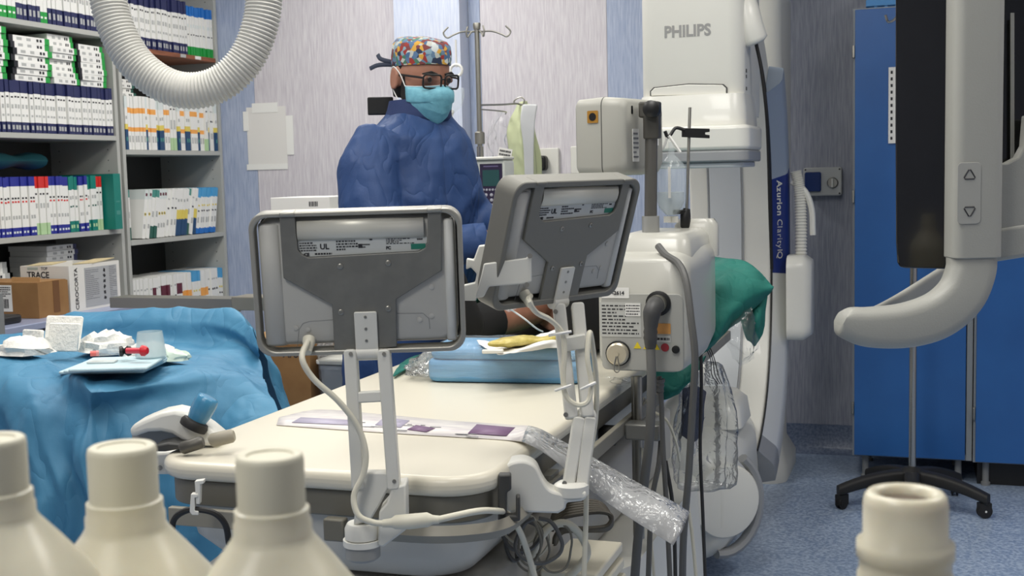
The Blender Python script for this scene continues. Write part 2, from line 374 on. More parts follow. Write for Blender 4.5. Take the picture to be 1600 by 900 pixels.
row(A, 4.6, 1.089, [('teal', 12), ('redtop', 3), ('bluebox', 11), ('redtop', 4), ('bluebox', 6), ('teal', 3), ('bluebox', 3), ('teal', 3), ('redtop', 2)], .243, .022, 'in the teal and blue row')
tag(put(box_mesh('bigteal', .05, .3, .25, 'catheter_box'), 'catheter_box', (SX+.04, 4.64, 1.0896), (0, 0, 0), '', None), 'large plain teal box jutting out at the end of the row', 'box')
row(4.79, 5.33, 1.928, [('navy', 25)], .26, .02, 'on the brown wooden shelf')
row(5.34, 5.56, 1.928, [('blue_green', 11)], .245, .02, 'on the brown wooden shelf')
row(4.79, 5.56, 1.45, [('deep', 1), ('orange', 6), ('deep', 1), ('orange', 3), ('deep', 3), ('orange', 2), ('greenlow2', 3), ('deep', 1), ('orange', 2), ('deep', 2), ('orange', 3), ('deep', 1), ('orange', 2), ('greenlow2', 1), ('deep', 1), ('plain', 2), ('deep', 1)], .25, .02, 'below the wooden shelf')
row(4.78, 4.83, 1.028, [('plain', 1), ('seagreen', 1)], .235, .02, 'in the slanted row', dx=-.02)
row(4.88, 5.50, 1.028, [('yellowmark', 2), ('seagreen', 2), ('yellowmark', 3), ('plain', 3), ('deepyellow', 4), ('seagreen', 1), ('plain', 1), ('deepyellow', 1), ('skytop', 7)], .235, .02, 'in the slanted row', lean=-.2)
row(4.79, 5.56, .58, [('plain', 6), ('maroon', 1), ('plain', 2), ('maroon', 3), ('plain', 2), ('maroon', 2), ('orangemark', 4), ('skytop', 3), ('orangemark', 3), ('plain', 4), ('skytop', 2)], .262, .02, 'in the low row behind the steel table')
# flat stacks on top of the navy row
def flat_mesh(l, t, d, ca, cb_, name='flat_box'):
    key = ('flat', l, t, d, ca, cb_)
    if key in BOXC: return BOXC[key]
    mb = MB(); a = .1*l if ca else 0; b = .12*l if cb_ else 0
    if ca: mb.box((-d/2, -l/2+a/2, t/2), (d, a, t), 1)
    mb.box((-d/2, (a-b)/2, t/2), (d, l-a-b, t), 0)
    if cb_: mb.box((-d/2, l/2-b/2, t/2), (d, b, t), 2)
    for y, s, m in ((-.25, .12, 3), (-.02, .1, 3), (.2, .05, 4), (.28, .05, 4)): mb.box((.0003, y*l, t*.5), (.0006, s*l, t*.45), m)
    o = mb.build(name, [cb['white'], cb[ca or 'black'], cb[cb_ or 'green'], cb['grey'], cb['ink'] if 'ink' in cb else cb['black']], smooth=False); BOXC[key] = o.data; bpy.data.objects.remove(o); return BOXC[key]
rnd = random.Random(3)
for i, (yc, l, n, a, b) in enumerate(((3.72, .2, 7, None, 'green'), (3.95, .22, 8, 'black', 'green'), (4.195, .235, 7, 'black', 'green'), (4.4, .16, 8, None, 'green'), (4.585, .19, 7, 'black', 'green'))):
    for k in range(n):
        put(flat_mesh(l, .0255, .2, a, b), 'flat_box', (SX-.02+rnd.uniform(-.01, .012), yc+rnd.uniform(-.006, .006), 1.7255+k*.0262), (0, 0, rnd.uniform(-.03, .03)),
            'flat white box with green %send stacked over the navy row' % ('and black ' if a else ''), 'flat stacks over the navy row %d' % (1 if a else 0))
for k in range(3): put(flat_mesh(.2, .022, .2, None, 'navy'), 'flat_box', (SX-.1+rnd.uniform(-.01, .01), 4.42, .96-.0+k*.0228-.27+.0006), (0, 0, rnd.uniform(-.04, .04)), 'flat white box with a blue end low on the wide unit', 'low flat stack')
for k in range(12): put(flat_mesh(.2, .022, .2, None, 'navy'), 'flat_box', (SX-.1+rnd.uniform(-.01, .01), 4.42, .69+.0693+k*.0228), (0, 0, rnd.uniform(-.04, .04)), 'flat white box with a blue end low on the wide unit', 'low flat stack')
for k in range(13): put(flat_mesh(.22, .022, .2, 'red' if k % 2 else None, 'grey'), 'flat_box', (SX-.06+rnd.uniform(-.012, .012), 3.93, .6908+k*.0228), (0, 0, rnd.uniform(-.06, .06)), 'flat box %s beside the low blue-ended stack' % ('with a red end' if k % 2 else 'with a grey end'), 'low flat stack, %s ends' % ('red' if k % 2 else 'grey'))
for k in range(4): put(flat_mesh(.17, .02, .2, None, 'dkgreen'), 'flat_box', (SX-.09+rnd.uniform(-.01, .01), 4.9, 1.7012+k*.021), (0, 0, rnd.uniform(-.04, .04)), 'flat box with a dark green end lying over the orange-striped row', 'flat boxes over the orange-striped row')
bl = MB(); r = []
for i in range(9):
    a = i/8; r.append([V((SX-.16+.07*math.cos(t), 4.05+a*.3, 1.365+.035+.03*math.sin(t)*(1+.3*math.sin(a*9)))) for t in [2*PI*k/12 for k in range(12)]])
tag(bl.loft(r).build('folded_drape', mat('drape_dark_teal', (24, 92, 100), .8), world=True), 'dark teal folded cloth lying on top of the teal and blue box row', 'cloth')
# price tags on the wooden shelf
for i, y in enumerate((5.27, 5.40)):
    o = MB().box((SX+.0015, y, 1.917), (.003, .05 if i else .045, .016)).build('shelf_tag', paper, smooth=False, world=True)
    tag(o, 'small %s tag on the brown wooden shelf edge' % ('white' if i else 'grey-printed'), 'tag')
    if not i: o.data.materials[0] = cb['grey']

# ------------------------------------------------------------------ back wall fittings
t = thing('wall_notice', 'translucent white sheet taped to the lilac wall beside the shelving', 'notice', (-3.24, Y1-.006, 1.33))
MB().box((-3.235, Y1-.0055, 1.515), (.23, .002, .31)).build('sheet', mat('sheet_translucent', (226, 224, 220), .5), t, world=True, smooth=False)
for (x, z, a, b) in ((-3.24, 1.665, .15, .05), (-3.355, 1.6, .03, .1), (-3.1, 1.52, .04, .2), (-3.24, 1.362, .24, .03)):
    MB().box((x, Y1-.0075, z), (a, .0012, b)).build('tape', mat('tape', (236, 236, 232), .35), t, world=True, smooth=False)
t = thing('isolator_switch', 'grey wall switch box with blue lid and rotary dial', 'switch', (-.437, Y1-.004, 1.16))
MB().prism(rrect(.165, .125, .012), 0, .06, 0, frame((-.437, Y1-.004, 1.228), (1, 0, 0), (0, 0, 1))).build('housing', mat('switch_grey', (196, 198, 196), .5), t, world=True, bevel=.005)
MB().prism(rrect(.07, .085, .008), 0, .02, 0, frame((-.477, Y1-.063, 1.228), (1, 0, 0), (0, 0, 1))).build('lid', mat('switch_blue', (22, 52, 112), .35), t, world=True, bevel=.004)
d = MB().lathe([(.024, 0), (.024, .008), (.02, .012)], 20, 0, frame((-.393, Y1-.063, 1.222), (1, 0, 0), (0, 0, 1))).build('dial', steel_dull, t, world=True)
k = MB().box((0, 0, 0), (.01, .015, .04)).build('knob', white, d, bevel=.002); k.location = V((-.393, Y1-.083, 1.222))-V(t.location)
for x in (-.51, -.364):
    for z in (1.175, 1.281): MB().lathe([(.004, 0), (.004, .002)], 8, 0, frame((x, Y1-.064, z), (1, 0, 0), (0, 0, 1))).build('screw', black, t, world=True)
# a socket block on the wall above the second screen and a plain switch plate
t = thing('wall_socket', 'white wall socket panel with black plug above the tilted screen', 'socket', (PY(860, 255, Y1).x, Y1-.004, 1.15))
p = PY(858, 258, Y1)
MB().prism(rrect(.11, .16, .006), 0, .02, 0, frame((p.x, Y1-.005, p.z), (1, 0, 0), (0, 0, 1))).build('plate', white, t, world=True, bevel=.003)
MB().prism(rrect(.05, .07, .015), 0, .05, 0, frame((p.x-.02, Y1-.026, p.z+.01), (1, 0, 0), (0, 0, 1))).build('plug', black, t, world=True, bevel=.008)
MB().tube(cat_rom([(p.x-.02, Y1-.07, p.z), (p.x-.04, Y1-.08, p.z-.06), (p.x-.03, Y1-.05, p.z-.14)], 6), .006).build('lead', black, t, world=True)
p = PY(905, 250, Y1)
o = MB().prism(rrect(.075, .13, .008), 0, .014, 0, frame((p.x, Y1-.005, p.z), (1, 0, 0), (0, 0, 1))).build('switch_plate', white, world=True, bevel=.004); tag(o, 'plain cream blanking plate on the wall beside the socket panel', 'plate')

# ------------------------------------------------------------------ blue cabinets
cblue = mat('cabinet_blue', (44, 100, 166), .35, col2=(40, 92, 156), scale=3)
cgrey = mat('cabinet_edge', (150, 156, 160), .45)
def cabinet(label, x0, x1, yf, ndoor=1, holder=False):
    t = thing('cabinet', label, 'cabinet', ((x0+x1)/2, (yf+Y1-.02)/2, 0)); yb = Y1-.06; z0, z1 = .1, 1.92
    c = MB(); ym = (yf+.02+yb)/2
    c.box((x0+.011, ym, (z0+z1)/2), (.022, yb-yf-.02, z1-z0)); c.box((x1-.011, ym, (z0+z1)/2), (.022, yb-yf-.02, z1-z0))
    c.box(((x0+x1)/2, ym, z1-.011), (x1-x0-.046, yb-yf-.02, .022)); c.box(((x0+x1)/2, ym, z0+.011), (x1-x0-.046, yb-yf-.02, .022)); c.box(((x0+x1)/2, yb-.005, (z0+z1)/2), (x1-x0-.046, .01, z1-z0-.05))
    c.build('body', cgrey, t, world=True, smooth=False)
    wd = (x1-x0-.03)/ndoor
    for i in range(ndoor):
        xa = x0+.006+i*wd
        dr = MB().box((xa+wd/2, yf+.009, (z0+z1)/2), (wd-.004, .018, z1-z0-.012)).build('door', cblue, t, world=True, smooth=False, bevel=.002)
        for z in (.3, 1.17, 1.75):
            h = MB().box((0, 0, 0), (.01, .012, .05)).build('hinge', steel_dull, dr, bevel=.002); h.location = V((xa-.004, yf+.008, z))-V(t.location)
    for x in (x0+.05, x1-.05):
        for y in (yf+.06, yb-.06):
            MB().lathe([(.018, 0), (.018, .012), (.013, .016), (.013, .0995)], 14, 0, Matrix.Translation((x, y, 0))).build('leg', grey_frame, t, world=True)
    return t
CYF = 5.12
cabinet('tall blue cabinet with a white tag rail on its door', -.285, .178, CYF)
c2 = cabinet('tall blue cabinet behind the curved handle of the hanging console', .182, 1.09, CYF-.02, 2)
MB().box((.64, CYF+.2, .049), (.88, .3, .096)).build('under_shade', black, c2, world=True, smooth=False)  # black block standing in for the shade under this cabinet
o = MB()
o.box((-.128, CYF-.005, 1.53), (.04, .008, .3)); tag(o.build('tag_rail', paper, world=True, smooth=False), 'white vertical tag strip with dark squares on the blue cabinet door', 'tag strip')
o = bpy.data.objects['tag_rail']; sq = MB()
for k in range(11): sq.box((-.008, -.0045, .02+.026*k), (.008, .001, .012))
q = sq.build('square_mark', ink, o, smooth=False); q['kind'] = 'stuff'
# blue slotted basket on top of the cabinet
t = thing('basket', 'light blue slotted plastic basket on top of the blue cabinet', 'basket', (-.02, 5.3, 1.921))
bmat = mat('basket_blue', (70, 140, 200), .45); b = MB()
for k in range(10): b.box((-.2+.04*k+.02, -.14, .06), (.012, .008, .12)); b.box((-.2+.04*k+.02, .14, .06), (.012, .008, .12))
for k in range(6): b.box((-.21, -.12+.048*k, .06), (.008, .014, .12)); b.box((.21, -.12+.048*k, .06), (.008, .014, .12))
b.build('slatted_sides', bmat, t, smooth=False)['kind'] = 'stuff'
MB().box((0, 0, .004), (.41, .27, .008)).build('base', bmat, t, smooth=False)
r = MB()
for z in (.02, .13): r.box((0, -.142, z), (.43, .012, .025)); r.box((0, .142, z), (.43, .012, .025)); r.box((-.212, 0, z), (.012, .27, .025)); r.box((.212, 0, z), (.012, .27, .025))
r.build('rim', bmat, t, smooth=False)

# ------------------------------------------------------------------ rolling drip stand with black base in front of the cabinets
sx, sy = -.045, 4.75
t = thing('drip_stand', 'chrome rolling drip stand on a black five-arm base before the blue cabinets', 'drip stand', (sx, sy, 0))
MB().tube([(sx, sy, .12), (sx, sy, 1.86)], .0135, 14).build('pole', steel, t, world=True)
MB().lathe([(.045, .085), (.05, .1), (.05, .14), (.03, .155), (.016, .16)], 20, 0, Matrix.Translation((sx, sy, 0))).build('hub', rubber, t, world=True)
for k in range(5):
    a = math.radians(198+72*k); c, s_ = math.cos(a), math.sin(a); rr = []
    for i in range(9):
        u = i/8; d = .03+u*.25; z = .122-.052*u**2; wd = .028-.006*u; ht = .025-.006*u
        rr.append([V((sx+c*d-s_*p, sy+s_*d+c*p, z+q)) for p, q in rrect(2*wd, 2*ht, .012, 3)])
    arm = MB().loft(rr).build('base_arm', rubber, t, world=True)
    ca = MB(); M = Matrix.Translation((sx+c*.265, sy+s_*.265, .0)) @ Matrix.Rotation(a+.7, 4, 'Z') @ Matrix.Translation((0, 0, .027)) @ Matrix.Rotation(PI/2, 4, 'X')
    for zz in (-.013, .005): ca.lathe([(.02, zz), (.0265, zz+.002), (.0265, zz+.007), (.02, zz+.009)], 16, 0, M)
    ca.box((0, .01, 0), (.044, .04, .03), 0, M)
    w_ = ca.build('castor', rubber, t, world=True)
    e = MB().lathe([(.004, 0), (.004, .001)], 8, 0, M @ Matrix.Translation((0, 0, .0152))).build('axle_cap', paper, w_); e.location = -V(t.location)
for k in range(4):
    a = PI/2*k+.35; c, s_ = math.cos(a), math.sin(a)
    MB().tube(cat_rom([(sx, sy, 1.84), (sx+c*.05, sy+s_*.05, 1.845), (sx+c*.08, sy+s_*.08, 1.82), (sx+c*.1, sy+s_*.1, 1.815), (sx+c*.11, sy+s_*.11, 1.84)], 6), .005, 8).build('hook', steel, t, world=True)
# ------------------------------------------------------------------ helpers for pieces measured on the photograph, each at its own real distance
def pxm(d): return d/F
def slab_px(mb, pts, d, th, mi=0, yawd=0):
    """outline seen at distance d, extruded th metres away from the viewer in its own vertical plane"""
    c = P(sum(p[0] for p in pts)/len(pts), sum(p[1] for p in pts)/len(pts), d)
    Mr = Matrix.Rotation(math.radians(yawd), 3, 'Z'); xa = Mr @ V((RT.x, RT.y, 0)).normalized(); n = xa.cross(V((0, 0, 1)))
    out = []
    for x, y in pts:
        r = ray(x, y); k = (c-CAMP).dot(n)/r.dot(n); q = CAMP+r*k-c; out.append((q.dot(xa), q.z))
    return mb.prism(out, 0, -th, mi, frame(c, xa, (0, 0, 1)))
def barbox(mb, p, q, w, d, mi=0, side=None):
    p, q = V(p), V(q); ax = q-p; s = V(side or RT); M = frame((p+q)/2, s-ax*s.dot(ax)/ax.dot(ax), ax)
    return mb.prism(rrect(w, ax.length, min(w, d)*.25, 3), -d/2, d/2, 0 if mi is None else mi, M)
def PP(l): return [P(*a) for a in l]
# ------------------------------------------------------------------ patient table
XL, XR, YF, ZT = -1.235, -.63, 1.685, .838
tb = thing('patient_table', 'cream-topped patient table with dark grey rails and white underbody', 'table', ((XL+XR)/2, 2.9, 0))
XM = (XL+XR)/2
def outline(ins, r, yb=4.35): return [(x, y) for x, y in rrect(XR-XL-2*ins, yb-YF-ins, r, 8, XM, (yb+YF+ins)/2)]
MB().prism(outline(0, .085), .806, ZT).build('tabletop', mat('tabletop_cream', (216, 210, 192), .32), tb, world=True, bevel=.013, seg=4)
MB().prism(outline(.014, .075), .762, .8055).build('frame', mat('table_brown_grey', (112, 109, 98), .5), tb, world=True, bevel=.003)
rail_m = mat('rail_grey', (140, 136, 124), .45)
for xx in (XL-.018, XR+.018):
    MB().box((xx, 2.95, .752), (.012, 2.05, .03)).build('side_rail', rail_m, tb, world=True, smooth=False, bevel=.002)
    for y in (2.0, 2.7, 3.4): MB().box((xx+(.012 if xx < XM else -.012), y, .765), (.02, .05, .02)).build('rail_spacer', rail_m, tb, world=True, smooth=False)
MB().box((XM-.135, YF-.014, .752), (.22, .012, .03)).build('front_rail', rail_m, tb, world=True, smooth=False, bevel=.002)
MB().tube(cat_rom([(XR-.22, YF-.012, .752), (XR-.1, YF-.012, .752), (XR-.03, YF+.012, .752), (XR+.012, YF+.06, .752), (XR+.018, YF+.16, .752)], 6), .014, 4, 0, None, .6).build('corner_rail', rail_m, tb, world=True)
MB().box((XR-.245, YF-.012, .75), (.035, .02, .036)).build('rail_end', mat('table_brown_grey', (0, 0, 0)), tb, world=True, bevel=.003)
MB().loft([[V((x, y, .762)) for x, y in outline(.03, .07)], [V((x, y, .70)) for x, y in outline(.04, .07)], [V((x, y, .655)) for x, y in outline(.075, .07)], [V((x, y, .648)) for x, y in outline(.09, .07)]]).build('underbody', mat('underbody_grey', (194, 190, 180), .4), tb, world=True, angle=60)
MB().loft([[V((x, y, z)) for x, y in rrect(a, b, .06, 6, XM, 2.55)] for a, b, z in ((.5, 1.56, .64), (.52, 1.6, .63), (.52, 1.6, .5), (.44, 1.4, .46))]).build('carriage', mat('table_grey_white', (178, 176, 168), .4), tb, world=True, angle=60)
MB().loft([[V((x, y, z)) for x, y in rrect(a, b, .16, 8, XM+.14, 2.85)] for a, b, z in ((.5, 1.1, 0), (.5, 1.1, .05), (.46, 1.04, .12), (.42, .98, .46))]).build('pedestal', carm_white, tb, world=True, angle=60)
# bellows behind the cables
bel = MB()
for k in range(7): bel.box((-.60, 2.12, .40+.03*k), (.14-.006*k, .2, .02))
bel.build('bellows', cream, tb, world=True, bevel=.004)['kind'] = 'stuff'
# ------------------------------------------------------------------ touch screens on arms, seen from behind
K = .306/1165
def q(x, y, z=0): return ((x-632)*K, (480-y)*K)
alu = mat('brushed_aluminium', (162, 160, 152), .38, .45)
tsm_plate = mat('screen_plate_grey', (116, 116, 111), .5, .1, col2=(108, 108, 104), scale=40)
tsm_body = mat('screen_body_grey', (180, 179, 173), .45)
tsm_white = mat('arm_white', (214, 213, 205), .4)
silver = mat('silver_band', (214, 212, 200), .4, .3)
teal_lbl = mat('label_teal', (30, 120, 100), .5)
label_m = mat('label_silver', (196, 199, 196), .45)
frame_dark = mat('frame_dark_grey', (120, 119, 112), .45, .15)
def touch_screen(label, M, seed, dark=False):
    t = thing('touch_screen', label, 'screen'); t.matrix_world = M
    outer = rrect(.306, .213, .024, 8); w = .007 if not dark else .010
    inner = rrect(.306-2*w, .213-2*w, .022, 8)
    n = len(outer); mb = MB(); z0, z1 = (-.030, .012) if dark else (-.018, .012)
    mb.add([(x, y, z) for z in (z0, z1) for pts in (outer, inner) for x, y in pts],
           [f for i in range(n) for j in [(i+1) % n] for f in ((i, j, 2*n+j, 2*n+i), (n+i, 3*n+i, 3*n+j, n+j), (2*n+i, 2*n+j, 3*n+j, 3*n+i), (i, n+i, n+j, j))])
    mb.build('frame', frame_dark if dark else alu, t, bevel=.002)
    b = MB(); b.loft([[V((x, y, z)) for x, y in rrect(a, h, .02, 6, 0, .0015)] for a, h, z in ((.272, .182, -.03), (.284, .192, -.028), (.284, .192, -.012), (.27, .18, .002), (.262, .172, .004))])
    b.build('housing', tsm_body, t, angle=50)
    MB().prism(rrect(.29, .198, .02, 6), -.034, -.0305).build('screen_glass', black, t)
    pl = [(222, 100), (222, 440), (480, 600), (478, 872), (828, 852), (836, 580), (1095, 425), (1105, 100), (1030, 100), (1024, 262), (1008, 296), (970, 314), (365, 330), (330, 312), (310, 285), (305, 100)]
    MB().prism([q(*p) for p in pl], .0042, .0105).build('bracket_plate', frame_dark if dark else tsm_plate, t, bevel=.0012)
    for (x, d_) in ((265, 1), (1067, 1)):       # the plate folds over the top of the frame
        MB().box((q(x, 90)[0], q(x, 84)[1], 0), (.022, .006, .03)).build('hook', alu if not dark else frame_dark, t, bevel=.002)
    for (xa_, xb_, m_) in ((92, 218, tsm_body), (1108, 1168, mat('grip_pale', (206, 206, 200), .42))):
        gr = []
        for yy in (138, 150, 480, 815, 832):
            s_ = .6 if yy in (138, 832) else 1
            gr.append([V((q((xa_+xb_)/2+(xb_-xa_)/2*math.cos(PI*k/8)*(.75+.25*s_), 0)[0], q(0, yy)[1], -.004+.0125*s_*math.sin(PI*k/8)**.6)) for k in range(9)])
        MB().loft(gr).build('side_grip', m_, t, angle=60)
    rings = []
    for a in range(9):
        th = PI*a/8; rings.append([V((x, q(0, 182)[1]+.0145*math.cos(th), .004+.007*math.sin(th))) for x in (q(312, 0)[0], q(1005, 0)[0])])
    MB().grid(rings).build('silver_band', silver, t, solid=.001)
    lp = MB().prism([q(*p) for p in ((312, 236), (1020, 236), (1020, 262), (1004, 294), (968, 312), (365, 328), (332, 310), (312, 284))], .0040, .0050).build('rating_label', label_m, t, smooth=False)
    pr = MB()
    for (x0, y0, x1, y1, rows) in ((318, 245, 420, 300, 4), (520, 240, 640, 300, 4), (660, 262, 710, 290, 2), (795, 238, 950, 272, 4), (400, 305, 500, 322, 1), (965, 240, 1010, 256, 1), (340, 305, 372, 322, 1)):
        c = q((x0+x1)/2, (y0+y1)/2); print_lines(pr, Matrix.Translation((c[0], c[1], .0050)), (x1-x0)*K, (y1-y0)*K, rows, seed+x0)
    pr.box((q(652, 276)[0], q(652, 276)[1], .0052), (.006, .006, .0004)); pr.box((q(712, 242)[0], q(712, 242)[1], .0052), (.004, .002, .0004))
    pp = pr.build('print', ink, lp, smooth=False); pp['kind'] = 'stuff'
    for (x, y, s, m, body) in ((455, 275, .011, ink, 'UL'), (356, 316, .006, ink, 'CE'), (806, 292, .006, ink, 'FC')):
        c = q(x, y); text_mesh('print', body, s, m, lp, Matrix.Translation((c[0], c[1], .0052)), .0003)
    g = q(970, 288); MB().box((g[0], g[1], .0053), (.021, .008, .0005)).build('green_mark', teal_lbl, lp, smooth=False)
    for (x, y) in ((538, 383), (802, 372), (527, 642), (790, 630)):
        c = q(x, y); s = MB().lathe([(.0042, 0), (.0042, .001), (.0032, .0018), (.0018, .0018), (.0016, .0008)], 14, 0, Matrix.Translation((c[0], c[1], .0105))).build('screw', steel_dull, t)
    for (x, y) in ((268, 730), (335, 742), (1035, 520), (1028, 685), (960, 705)):
        c = q(x, y); MB().lathe([(.004, 0), (.004, .0008), (.0025, .0012)], 12, 0, Matrix.Translation((c[0], c[1], .0042))).build('screw_cover', tsm_body, t)
    seam = MB(); seam.tube([(*q(270, 840), .0042), (*q(285, 740), .0042), (*q(310, 705), .0042), (*q(345, 695), .0042), (*q(478, 690), .0042)], .0004, 4); seam.tube([(*q(1015, 760), .0042), (*q(1012, 700), .0042), (*q(980, 668), .0042), (*q(835, 665), .0042)], .0004, 4)
    seam.build('panel_seam', grey_frame, t)['kind'] = 'stuff'
    c0, c1 = q(597, 645), q(728, 860)
    hp = MB().prism(rrect(.033, .058, .002, 2, (c0[0]+c1[0])/2, (c0[1]+c1[1])/2), .0106, .015).build('hinge_plate', tsm_white, t, bevel=.001)
    for y in (670, 738, 806):
        c = q(662, y); MB().lathe([(.0022, 0), (.0022, .0008)], 10, 0, Matrix.Translation((c[0], c[1], .0151))).build('screw', steel_dull, hp)
    kn = MB().lathe([(.0105, -.0165), (.0105, .0165)], 16, 0, Matrix.Translation((q(662, 0)[0], q(0, 885)[1], .008)) @ Matrix.Rotation(PI/2, 4, 'Y')).build('hinge_knuckle', tsm_white, t)
    c = q(338, 795); MB().lathe([(.0095, 0), (.0095, .006), (.0075, .014), (.0055, .026)], 14, 0, frame((c[0], c[1], .004), (1, 0, 0), (0, .35, 1)) @ Matrix.Rotation(-.6, 4, 'X')).build('plug', cable_white, t)
    return t
TL, TR, BL, BR = P(401, 333, 1.75), P(727, 321, 1.755), P(398, 554, 1.795), P(717, 546, 1.80)
xa = (TR-TL+BR-BL).normalized(); ya = (TL-BL+TR-BR); c1 = (TL+TR+BL+BR)/4
M1 = frame(c1, xa, ya)
touch_screen('grey touch screen seen from behind with light frame on twin white posts', M1, 5)
Th = V((-FW.x, -FW.y, 0)).normalized(); Rh = V((RT.x, RT.y, 0)).normalized()
nh = Th*math.cos(math.radians(45))+Rh*math.sin(math.radians(45)); tl = math.radians(17.5)
ya2 = V((0, 0, 1))*math.cos(tl)+nh*math.sin(tl); n2 = nh*math.cos(tl)-V((0, 0, 1))*math.sin(tl)
M2 = frame(P(882, 376, 2.0), ya2.cross(n2), ya2)
touch_screen('tilted touch screen seen from behind with thick dark frame and white side bracket', M2, 9, True)
# arm of the first screen
def L1(x, y, d=1.79): return P(x, y, d)
k1 = M1 @ V((q(662, 0)[0], q(0, 885)[1], .008))
ar = thing('support_stand', 'white twin-post arm clamped to the foot end rail of the table', 'screen arm', P(600, 850, 1.80))
dpt = (k1-CAMP).dot(FW)
for (xa0, xb0) in ((548, 561), (600, 616)):
    barbox(mb := MB(), P(xa0, 545, dpt), P(xb0, 762, 1.80), .018, .03); mb.build('post', tsm_white, ar, world=True, bevel=.002)
    for (xx, yy, dd) in ((xa0, 553, dpt), (xb0, 752, 1.80)):
        MB().lathe([(.003, 0), (.003, .0015)], 10, 0, frame(P(xx, yy, dd-.0155), RT, UP)).build('pivot_screw', steel_dull, ar, world=True)
barbox(mb := MB(), P(554, 621, dpt), P(606, 618, dpt), .016, .02, side=UP); mb.build('cross_bar', tsm_white, ar, world=True, bevel=.002)
slab_px(mb := MB(), [(568, 738), (602, 738), (614, 746), (608, 762), (592, 792), (578, 815), (552, 822), (556, 780), (562, 750)], 1.79, .02); mb.build('knuckle', tsm_white, ar, world=True, bevel=.003)
MB().lathe([(.026, -.012), (.026, .004), (.022, .012)], 24, 0, Matrix.Translation(P(566, 828, 1.81))).build('swivel_collar', tsm_white, ar, world=True, bevel=.001)
MB().lathe([(.029, -.022), (.029, -.013)], 24, 0, Matrix.Translation(P(566, 828, 1.81))).build('swivel_ring', white, ar, world=True)
MB().lathe([(.02, -.045), (.026, -.04), (.026, -.0225)], 24, 0, Matrix.Translation(P(566, 828, 1.81))).build('swivel_cup', mat('swivel_grey', (150, 150, 146), .4), ar, world=True)
slab_px(mb := MB(), [(612, 762), (634, 757), (635, 828), (598, 856), (590, 852), (592, 800), (604, 786)], 1.79, .05); mb.build('clamp_block', tsm_white, ar, world=True, bevel=.003)
# arm of the second screen
k2 = M2 @ V((q(662, 0)[0], q(0, 885)[1], .008)); d2 = (k2-CAMP).dot(FW)
ar2 = thing('support_stand', 'white jointed arm on an S-shaped clamp at the table corner rail', 'screen arm', P(850, 790, 2.0))
for (xa0, xb0, yy) in ((873, 893, 0), (902, 918, -2)):
    barbox(mb := MB(), P(xa0, 476+yy, d2), P(xb0, 655+yy, 2.0), .021, .03); mb.build('upper_link', tsm_white, ar2, world=True, bevel=.003)
for (xa0, xb0) in ((905, 887), (922, 908)):
    barbox(mb := MB(), P(xa0, 652, 2.0), P(xb0, 765, 1.98), .02, .03); mb.build('lower_link', tsm_white, ar2, world=True, bevel=.003)
slab_px(mb := MB(), [(882, 528), (915, 522), (915, 545), (884, 550)], 1.995, .02); mb.build('cross_bar', tsm_white, ar2, world=True, bevel=.002)
slab_px(mb := MB(), [(903, 645), (928, 640), (934, 650), (930, 672), (900, 680)], 1.99, .04); mb.build('elbow', tsm_white, ar2, world=True, bevel=.005)
for (x, y, d_) in ((868, 487, d2-.018), (884, 648, 1.985), (882, 755, 1.962)): MB().lathe([(.004, 0), (.004, .0015)], 10, 0, frame(P(x, y, d_), RT, UP)).build('pivot_screw', steel_dull, ar2, world=True)
MB().lathe([(.028, -.004), (.028, .012), (.022, .016)], 24, 0, Matrix.Translation(P(893, 768, 1.975))).build('swivel_collar', tsm_white, ar2, world=True)
cp = cat_rom([(785, 731, 0), (800, 723, 0), (820, 721, 0), (838, 730, 0), (848, 750, 0), (860, 766, 0), (880, 772, 0)], 4)
slab_px(mb := MB(), [(p.x, p.y) for p in cp]+[(916, 768), (917, 779), (908, 784), (885, 786), (884, 796), (872, 803), (790, 800), (789, 770)], 1.95, .05); mb.build('clamp_arm', tsm_white, ar2, world=True, bevel=.004)
mb = MB(); slab_px(mb, [(778, 742), (799, 742), (799, 766), (792, 770), (792, 806), (806, 806), (806, 776), (813, 776), (813, 815), (778, 815)], 1.9, .02)
mb.build('rail_clip', mat('clip_dark', (58, 58, 56), .5), ar2, world=True, bevel=.003)
# white bracket behind the tilted screen's near edge
br = thing('side_bracket', 'white bent plate bracket hooked on the edge of the tilted screen', 'bracket', P(760, 470, 1.93))
slab_px(mb := MB(), [(756, 412), (822, 403), (830, 396), (831, 440), (815, 444), (764, 448), (756, 464), (742, 466), (752, 430)], 1.90, .006); mb.build('front_plate', tsm_white, br, world=True, bevel=.002)
slab_px(mb := MB(), [(748, 384), (779, 381), (776, 408), (757, 412), (752, 430), (744, 470), (722, 470), (724, 446), (742, 442), (745, 428), (736, 418), (728, 421), (729, 404), (740, 406)], 1.93, .02); mb.build('rear_plate', tsm_white, br, world=True, bevel=.002)
for x, y in ((828, 400), (823, 445)): MB().lathe([(.004, 0), (.004, .006)], 10, 0, frame(P(x, y, 1.895), RT, UP)).build('screw', steel_dull, br, world=True)
